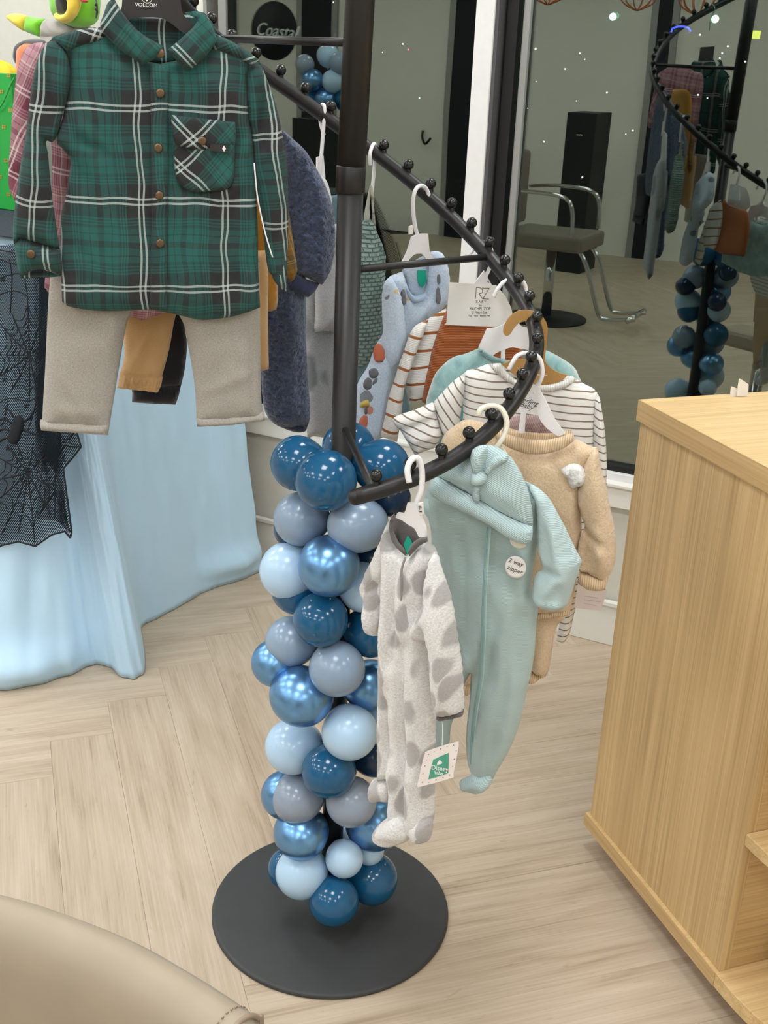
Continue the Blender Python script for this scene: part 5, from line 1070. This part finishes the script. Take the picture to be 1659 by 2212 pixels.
cloth('net_fold', [(72, 530, 1), (120, 530, 1), (130, 700), (132, 850), (136, 1000), (140, 1080), (150, 1150, 1), (120, 1125), (80, 1120, 1), (76, 1000), (74, 800)], PLc, mlace, lc, .0012, .006, .012, .01, wob=.002)
cloth('net_fold', [(85, 540, 1), (118, 540, 1), (126, 760), (132, 1000), (110, 1010), (82, 960, 1)], PLc, mlace, lc, .0012, .010, .012, .01, wob=.002)
# the part lying on the table top
MB().box(L, (-2.6, .10, ZT+.0045), (-1.33, .80, ZT+.0075)).obj('net_on_table', plain('black_lace_dense', (40, 50, 60), .9, var=.4, sc=120), lc)
def strand(pts, r=.0017, h=.006):
    v_, f_ = tube_geo(crom([PLc.px(x, y, h) for x, y in pts], 3), r, 5); SB.add(v_, f_)
def web(c, ends, rings, sag=.82):
    for e in ends: strand([c, ((c[0]+e[0])/2+1, (c[1]+e[1])/2+2), e])
    for k_ in rings:
        for a, b in zip(ends, ends[1:]+ends[:1]):
            A = (c[0]+(a[0]-c[0])*k_, c[1]+(a[1]-c[1])*k_); B = (c[0]+(b[0]-c[0])*k_, c[1]+(b[1]-c[1])*k_)
            mid = (c[0]+((A[0]+B[0])/2-c[0])*sag, c[1]+((A[1]+B[1])/2-c[1])*sag)
            strand([A, mid, B], .0013)
SB = MB(); web((60, 1022), [(0, 990), (20, 966), (37, 960), (72, 955), (100, 975), (118, 1010), (122, 1060), (108, 1110), (75, 1172), (40, 1150), (4, 1154), (-30, 1100), (-35, 1040)], (.2, .38, .58, .8))
SB.obj('spider_web', mstr, lc, True)
SB = MB(); web((63, 767), [(-10, 765), (0, 700), (26, 678), (59, 640), (93, 670), (112, 720), (118, 770), (108, 830), (82, 860), (63, 868), (22, 850), (-12, 820)], (.18, .34, .5, .68, .86))
SB.obj('spider_web', mstr, lc, True)
SB = MB(); web((128, 960), [(95, 900), (130, 880), (165, 930), (172, 964), (142, 1005), (115, 1050), (85, 1000)], (.35, .65)); web((118, 1060), [(85, 1030), (120, 1000), (148, 1080), (152, 1150), (118, 1120), (84, 1110)], (.4, .75))
for p_ in ([(0, 560), (40, 572), (100, 560)], [(0, 600), (50, 590), (110, 612)], [(-10, 640), (30, 628), (60, 640)], [(0, 480+60), (60, 550), (120, 548)], [(20, 560), (26, 600), (22, 678)], [(60, 575), (54, 600), (59, 635)], [(100, 560), (96, 610), (93, 670)], [(0, 870), (20, 860), (63, 866), (90, 850)], [(18, 866), (8, 910), (0, 920)], [(80, 860), (70, 900), (60, 930)]): strand(p_)
tag(SB.obj('spider_web', mstr, lc, True), kind='stuff')
SB = MB()
for a, b in zip(lace_out[4:-1], lace_out[5:]): strand([a[:2], ((a[0]+b[0])/2, (a[1]+b[1])/2), b[:2]], .0026)
SB.obj('scalloped_edge', mstr, lc, True)
SB = MB()
for (x, y) in ((57, 877), (17, 968), (6, 604), (60, 663), (10, 820), (92, 1085)):
    for k_ in range(5):
        a = math.radians(90+72*k_); strand([(x, y), (x+3*math.cos(a), y-3*math.sin(a)), (x+6*math.cos(a), y-6*math.sin(a))], .0016)
SB.obj('star', mstr, lc, True)
cloth('spider', [(40, 896), (50, 904), (52, 920), (44, 945), (34, 960), (22, 958), (16, 948), (22, 925), (30, 905)], PLc, mstr, lc, .006, .008, .008, .012)
for p_ in ([(25, 915), (8, 905), (-10, 912)], [(22, 930), (5, 928), (-12, 940)], [(20, 945), (4, 950), (-8, 965)], [(48, 912), (62, 905), (72, 890)], [(48, 928), (64, 934), (80, 940)], [(30, 902), (22, 888), (10, 880)]): tube('spider_leg', crom([PLc.px(x, y, .006) for x, y in p_], 3), .003, mstr, lc, 6)


# things on the table
gb = thing('gift_bag', L(-1.87, .37, ZT+.008), 'shiny green paper gift bag with gold motifs and a rope handle', 'bag')
mgr = plain('green_foil_paper', (44, 176, 76), .3, .1, .5, .05, 8)
b_ = MB(); z0, z1 = ZT+.0085, 1.522
b_.box(L, (-2.02, .32, z0), (-1.757, .42, z1)); b_.obj('bag_body', mgr, gb, bevel=.002)
PB = Pl(L(-1.85, .4205, 1.3), math.degrees(WYAW))
mgo = plain('gold_print', (196, 170, 84), .35, .5)
for (x, y) in ((18, 163), (3, 198), (8, 274), (13, 347), (22, 238), (0, 382), (18, 420), (-14, 240), (-16, 330), (-20, 180)):
    for k_ in range(4):
        a = math.radians(45+90*k_); xx, yy = x+3.2*math.cos(a), y+3.2*math.sin(a)
        flat('gold_motif', [(xx-2.2, yy), (xx, yy-2.2), (xx+2.2, yy), (xx, yy+2.2)], PB, mgo, gb, .0006, .0004)
ptube('rope_handle', [(31, 168, .004), (24, 180, .010), (14, 204, .012), (2, 228, .012), (-14, 238, .012), (-28, 190, .006), (-32, 168, .004)], PB, .0026, plain('green_rope', (60, 170, 84), .8), gb)
pm = thing('yellow_plush_pumpkin', L(-1.86, .37, 1.524), 'yellow ribbed plush sticking out of the green gift bag', 'toy')
v, f = [], []
for i in range(13):
    th = math.pi*i/12
    for k_ in range(40):
        a = 2*math.pi*k_/40; r_ = .062*math.sin(th)*(1-.10*abs(math.cos(4*a))**6)
        v.append(L(-1.852+r_*math.cos(a), .37+r_*.75*math.sin(a), 1.515+.042*math.cos(th)))
for i in range(12):
    for k_ in range(40): f.append((i*40+k_, i*40+(k_+1) % 40, (i+1)*40+(k_+1) % 40, (i+1)*40+k_))
o = mesh_obj('body', v, f, plain('yellow_velour', (240, 200, 60), .85, bump=.2), pm); fixn(o.data)
PT = Pl(L(-1.70, .15, 1.6), math.degrees(WYAW))
def plush(nm, rgb): 
    t = NT(nm, .9, 0, .1, .5); v = t.coord('UV'); h = t.noise(v, 500, 3); return t.out(t.mix(t.math('MULTIPLY', h, .3), lin(rgb), tuple(x*.6 for x in lin(rgb)[:3])+(1,)), t.bump(h, .5, .002))
mgy, myl, mgn, mbk2 = plush('plush_grey', (176, 168, 164)), plush('plush_yellow', (246, 214, 74)), plush('plush_green', (126, 208, 40)), plush('plush_black', (22, 20, 20))
tp = thing('plush_bird', L(-1.70, .17, ZT+.008), 'lime green plush bird with a yellow beak and grey shirt behind the tartan shirts', 'toy')
cloth('body', [(96, 60, 1), (130, 50), (170, 52), (216, 62, 1), (230, 200), (225, 460, 1), (110, 455, 1), (100, 250)], PT, mgy, tp, .06, 0, .012, .07)
cloth('sleeve', [(98, 41, 1), (112, 43), (130, 46), (165, 64), (150, 86), (110, 86), (92, 82, 1), (93, 60)], PT, mgy, tp, .03, .03, .008, .03, folds=[(105, 50, 120, 75, .006, -.005)])
cloth('wing', [(60, 35, 1), (80, 38), (99, 41, 1), (96, 60), (93, 82, 1), (74, 76), (57, 69, 1), (58, 52)], PT, mgn, tp, .028, .03, .007, .025)
cloth('wing_tip', [(61, 35, 1), (45, 30), (28, 29), (18, 33), (20, 42), (32, 54), (48, 65), (58, 69, 1), (60, 52)], PT, myl, tp, .026, .03, .007, .025)
cloth('head', [(118, -60), (160, -75), (198, -60), (210, -20), (211, 20), (206, 45), (192, 58), (165, 60), (140, 50), (122, 30), (116, -20)], PT, mgn, tp, .06, .03, .008, .06)
cloth('beak', [(121, -20), (150, -30), (171, -18), (174, 8), (168, 30), (155, 46), (140, 51), (126, 46), (119, 36), (121, 27), (130, 32), (146, 26), (149, 5), (140, -8)], PT, myl, tp, .022, .092, .007, .022)
cloth('mouth', [(121, -8), (136, -12), (150, -2), (150, 18), (144, 29), (132, 30), (123, 24)], PT, mbk2, tp, .01, .085, .007, .02)
cloth('crest', [(203, -20), (209, 0), (212, 24), (210, 36), (206, 40), (207, 15)], PT, mbk2, tp, .012, .05, .007, .01)
cloth('bow', [(172, -6), (182, -4), (190, 1), (188, 6), (176, 4)], PT, plush('plush_red', (200, 50, 50)), tp, .008, .098, .006, .01)
tp2 = thing('orange_plush', L(-1.70, .43, ZT+.008), 'orange and black soft toy just behind the pink tartan shoulder', 'toy')
PO = Pl(L(-1.70, .44, 1.5), math.degrees(WYAW))
cloth('hat', [(35, 132), (34, 108), (42, 92), (66, 84), (96, 87), (104, 110), (100, 150), (60, 160)], PO, mbk2, tp2, .025, 0, .007, .03)
cloth('body', [(39, 125), (40, 108), (48, 96), (66, 92), (80, 98), (82, 130), (76, 300), (100, 430), (40, 430), (44, 260)], PO, plush('plush_orange', (238, 120, 50)), tp2, .025, .012, .007, .03)

# ------------------------------------------------------------------ taupe chair in the foreground
mlt = plain('taupe_leather', (158, 145, 126), .45, 0, .4, .03, 25, bump=.05); mlt2 = plain('taupe_leather_piping', (146, 128, 110), .5)
ch = thing('salon_chair', (-.31, .98, 0), 'taupe leather chair, its rounded backrest filling the lower left corner', 'chair')
pth = crom([at_z(x, y, .90)+np.array([0, 0, .017]) for x, y in ((-330, 1900), (-180, 1910), (0, 1935), (140, 1976), (300, 2040), (420, 2107), (500, 2157), (566, 2203))], 6)
prof = [(.012, -.46), (-.001, -.20), (0, -.03), (.004, -.012), (.014, -.002), (.026, 0), (.038, -.005), (.048, -.018), (.054, -.04), (.058, -.10), (.060, -.46)]
v = []; f = []; npf = len(prof)
for i, p in enumerate(pth):
    t_ = pth[min(i+1, len(pth)-1)]-pth[max(i-1, 0)]; t_ = t_/np.linalg.norm(t_); pn = np.array([t_[1], -t_[0], 0])
    if pn[1] > 0: pn = -pn
    for (o_, z_) in prof: v.append(p+pn*o_+np.array([0, 0, z_]))
for i in range(len(pth)-1):
    for k_ in range(npf-1): f.append((i*npf+k_, i*npf+k_+1, (i+1)*npf+k_+1, (i+1)*npf+k_))
f.append(tuple(range(npf))); f.append(tuple((len(pth)-1)*npf+k_ for k_ in range(npf))[::-1])
f += [(i*npf, (i+1)*npf, (i+1)*npf+npf-1, i*npf+npf-1) for i in range(len(pth)-1)]
o = mesh_obj('backrest', v, f, mlt, ch); fixn(o.data)
e_ = [Vector(q) for q in v[(len(pth)-1)*npf:(len(pth))*npf]]
tube('piping', crom([tuple(q) for q in e_], 3), .0022, mlt2, ch, 8)
def stitch_pts(off): 
    p = pth[-1]; t_ = pth[-1]-pth[-3]; t_ /= np.linalg.norm(t_); pn = np.array([t_[1], -t_[0], 0]); pn = -pn if pn[1] > 0 else pn
    return [p-t_*off+pn*o_+np.array([0, 0, z_+.0006]) for o_, z_ in prof[2:9]]
sb_ = crom(stitch_pts(.013), 5); SB = MB()
for a in range(0, len(sb_)-1, 2):
    v_, f_ = tube_geo([sb_[a], sb_[a+1]], .0007, 5); SB.add(v_, f_)
SB.obj('stitching', mlt2, ch, True)
def lb3(x, y, z): return np.array([x, y, z])
MB().box(lb3, (-.56, .90, .42), (-.22, 1.09, .50)).obj('seat', mlt, ch, bevel=.02)
lathe('column', [(.03, .03), (.03, .40), (.06, .42)], (-.36, .98, 0), M['chromem'], ch)
lathe('base', [(.25, 0), (.25, .012), (.10, .028), (.03, .03)], (-.36, .98, 0), M['chromem'], ch, 48)
MB().box(lb3, (-.40, .83, .38), (-.27, .90, .47)).obj('back_bracket', M['gasket'], ch)

# ------------------------------------------------------------------ the rest of the salon, seen mirrored in the dark window
msl = plain('grey_salon_leather', (120, 112, 100), .45, 0, .4, .05)
sc_ = thing('grey_salon_chair', L(-1.62, 4.25, 0), 'grey salon chair with chrome footrest, mirrored in the window', 'chair')
MB().box(L, (-1.98, 4.0, .50), (-1.42, 4.5, .60)).obj('seat', msl, sc_, bevel=.02)
MB().box(L, (-2.12, 4.0, .60), (-1.99, 4.52, 1.08)).obj('backrest', msl, sc_, bevel=.03)
lathe('column', [(.035, .02), (.035, .49)], L(-1.70, 4.25, 0), M['chromem'], sc_); lathe('base', [(.28, 0), (.28, .015), (.05, .03)], L(-1.70, 4.25, 0), M['gasket'], sc_, 40)
for d_ in (4.12, 4.38):
    tube('footrest', crom([L(-1.46, d_, .50), L(-1.40, d_, .40), L(-1.30, d_, .12), L(-1.24, d_, .08), L(-1.05, d_, .10)], 5), .014, M['chromem'], sc_)
    tube('armrest', crom([L(-2.0, d_+(.16 if d_ > 4.2 else -.14), .84), L(-1.75, d_+(.16 if d_ > 4.2 else -.14), .86), L(-1.52, d_+(.16 if d_ > 4.2 else -.14), .82), L(-1.48, d_+(.16 if d_ > 4.2 else -.14), .6)], 5), .013, M['chromem'], sc_)
tube('footrest', [L(-1.08, 4.05, .10), L(-1.08, 4.45, .10)], .02, M['chromem'], sc_)
def mirrored(x, y, d):
    P = at_plane(x, y, WP+WN*d, WN)-WP; return P @ WU, P[2]
def opening(name, x0, x1, ztop, lab=None):
    s0 = mirrored(x0, 150, D1)[0]; s1 = mirrored(x1, 150, D1)[0]
    o = MB().box(L, (s0, D1-.03, 0), (s1, D1-.004, ztop)).obj(name, M['dark'], None); struct(o)
    f_ = MB(); 
    for a in (s0-.06, s1): f_.box(L, (a, D1-.035, 0), (a+.06, D1-.002, ztop+.06))
    f_.box(L, (s0, D1-.035, ztop), (s1, D1-.002, ztop+.06)); f_.obj('frame', M['alug'], o)
opening('door_1', 645, 705, 2.2); opening('door_2', 972, 1034, 2.2); opening('window_3', 1404, 1436, 2.3)
s0, _ = mirrored(1212, 300, 6.2); s1, _ = mirrored(1276, 300, 6.2)
bk = thing('black_cabinet', L((s0+s1)/2, 6.35, 0), 'tall black salon cabinet mirrored in the right window pane', 'cabinet')
MB().box(L, (s0, 6.2, 0), (s1, 6.6, 1.27)).obj('body', M['gasket'], bk, bevel=.005)
for z_ in (.3, .7, 1.1): tube('handle', [L(s0+.15, 6.19, z_), L(s1-.15, 6.19, z_)], .008, M['chromem'], bk, 6)
s0, _ = mirrored(615, 250, 4.9); s1, _ = mirrored(712, 250, 4.9)
b2 = thing('black_sideboard', L((s0+s1)/2, 5.0, 0), 'black sideboard under the blue balloon cluster, mirrored in the left window pane', 'cabinet')
MB().box(L, (s0, 4.9, 0), (s1, 5.3, 1.16)).obj('body', M['gasket'], b2, bevel=.005)
tube('handle', [L(s0+.2, 4.89, .9), L(s1-.2, 4.89, .9)], .008, M['chromem'], b2, 6)
for i, (x, y, c, r_) in enumerate(((632, 215, 'teal', .085), (664, 215, 'chrome', .09), (698, 215, 'teal', .085), (646, 172, 'chrome', .085), (681, 174, 'light', .085), (662, 118, 'light', .085), (630, 138, 'grey', .075), (696, 134, 'denim', .08))):
    s_, z_ = mirrored(x, y, 5.0); o = bpy.data.objects.new('balloon', bmeshes[c]); COL.objects.link(o); o.location = L(s_, 5.1+.06*(i % 3), max(z_, 1.165+r_)); o.scale = (r_, r_, r_)
    tag(o, ('dark blue', 'shiny blue', 'dark blue right hand', 'shiny mid height', 'pale blue upper right', 'topmost pale blue', 'grey blue upper left', 'dusty blue right hand')[i]+' balloon of the cluster mirrored in the left window pane', 'balloon', 'mirrored balloon cluster')
for i, (x, y) in enumerate(((1172, 8), (1366, 22), (1500, 30))):
    s_, z_ = mirrored(x, y, 5.2); pd = thing('wire_pendant_lamp', L(s_, 5.2, HC), ('leftmost', 'middle', 'rightmost')[i]+' copper wire pendant lamp mirrored at the top of the right window pane', 'lamp', 'copper wire pendants')
    tube('cord', [L(s_, 5.2, HC-.001), L(s_, 5.2, z_+.44)], .004, M['gasket'], pd, 6)
    for k_ in range(12):
        a = 2*math.pi*k_/12
        tube('wire', crom([L(s_+r_*math.cos(a), 5.2+r_*math.sin(a), z_+h_) for r_, h_ in ((.015, .45), (.09, .34), (.15, .20), (.12, .06), (.01, .0))], 4), .004, M['copper'], pd, 5)
hkr = thing('coat_hook', L(mirrored(915, 297, D1)[0], D1-.03, 1.0), 'small dark coat hook on the wall mirrored in the left pane', 'hook')
s_, z_ = mirrored(915, 297, D1); tube('hook', crom([L(s_-.05, D1-.01, z_+.06), L(s_-.05, D1-.03, z_), L(s_+.0, D1-.06, z_-.06), L(s_+.06, D1-.06, z_)], 5), .012, M['gasket'], hkr, 8)

bg = MB().box(L, (-26, -17, -.1), (20, -14.02, 5.5)); tag(bg.obj('dark_building', plain('night_facade', (9, 10, 12), .9)), 'dark building front across the street, carrying the small lights', 'building')
# outside the glass: round sign and far lights, some added for sparkles on the glass
def outpx(x, y, d): return at_plane(x, y, WP+WN*d, WN)
s_, z_ = mirrored(573, 66, 2.0); PS = Pl(L(s_, 2.0, z_), math.degrees(WYAW)); qx = pr(PS.p)[:2]; RS = 60*pr(L(s_, -2.0, z_))[2]/F
sg_ = thing('round_sign', PS.p, 'round dark hanging sign with white script, mirrored at the top of the left window pane', 'sign')
disc('board', qx, PS, RS, plain('dark_sign_board', (16, 18, 19), .7), sg_, -.004, .008, .05, 48)
text('Coastal', qx, PS, RS*.62, M['inkw'], sg_, 0, rot=-.05, shear=.35, sx=.95, ext=.006)      # letters go right through the board
tube('cord', [PS.w(0, RS*.98, 0), np.array([PS.p[0], PS.p[1], HC-.001])], .002, M['gasket'], sg_, 6)
gw = [glow('white_glint_glow', (240, 250, 245), 9), glow('green_far_lamp', (150, 255, 205), 14), glow('red_glint_glow', (255, 70, 80), 5), glow('blue_far_sign', (70, 90, 255), 3), glow('yellow_far_sign', (230, 230, 60), 1.5)]
bm = bmesh.new(); bmesh.ops.create_icosphere(bm, subdivisions=2, radius=1.0)
lms = []
for g_ in gw:
    me = bpy.data.meshes.new('lamp'); bm.to_mesh(me); me.materials.append(g_); lms.append(me)
bm.free()
far = [(793, 122, 2.6), (870, 95, 2.2), (826, 113, 1.6), (906, 212, 2.2), (1105, 82, 3.2), (1157, 105, 3), (1125, 137, 3), (1252, 115, 2.2), (1263, 128, 1.8), (1221, 149, 2.2), (1311, 200, 2.4), (1245, 218, 1.6), (1158, 176, 1.4), (1175, 306, 2.2), (1258, 383, 2.4), (1367, 282, 2.2), (1352, 290, 1.8), (1508, 205, 2.4), (1528, 212, 2), (1572, 100, 2.2), (1560, 115, 2.2), (1555, 125, 1.8), (1610, 133, 2.4), (1512, 75, 2.6), (1118, 233, 1.4), (1140, 234, 1.4), (720, 5, 2)]
for (x, y, r_) in far:  # added glowing beads in place of sparkles on the pane
    o = bpy.data.objects.new('glass_glint', lms[0]); COL.objects.link(o); o.location = outpx(x, y, 14.015-r_*.0040); o.scale = (r_*.0040,)*3
    tag(o, 'tiny added white glow standing for a sparkle on the window glass', 'light', 'tiny added white sparkles')
for nm, x, y, r_, k_, lab in (('green_lamp', 1324, 36, 8, 1, 'bright greenish lamp outside, left of the two in the right pane'), ('green_lamp', 1545, 41, 8, 1, 'bright greenish lamp outside, right of the two by the mirrored rack'), ('red_glint', 882, 107, 2, 2, 'tiny added red glow standing for a sparkle on the left pane')):
    o = bpy.data.objects.new(nm, lms[k_]); COL.objects.link(o); o.location = outpx(x, y, 14.01-r_*.0062); o.scale = (r_*.0062,)*3; tag(o, lab, 'light')  # the red one is an added glow for a sparkle on the pane
PN = Pl(outpx(1470, 68, 14), math.degrees(WYAW))
ns = thing('neon_sign', outpx(1470, 68, 14), 'small blue neon shop sign across the street', 'sign')
ptube('neon_tube', [(1450, 70), (1454, 61), (1470, 57), (1486, 60), (1492, 68)], PN, .012, gw[3], ns)
flat('panel', [(1456, 64, 1), (1486, 64, 1), (1490, 72, 1), (1462, 74, 1)], PN, plain('sign_panel', (200, 205, 220), .5), ns, 0, .02)
ys = MB().box(lambda s_, d_, z_: outpx(1634, 75, 14)+WU*s_-WN*d_+np.array([0, 0, z_]), (-.05, -.021, -.05), (.05, .02, .05)).obj('yellow_sign', gw[4]); tag(ys, 'small yellow lit sign at the right edge of the window view', 'sign')
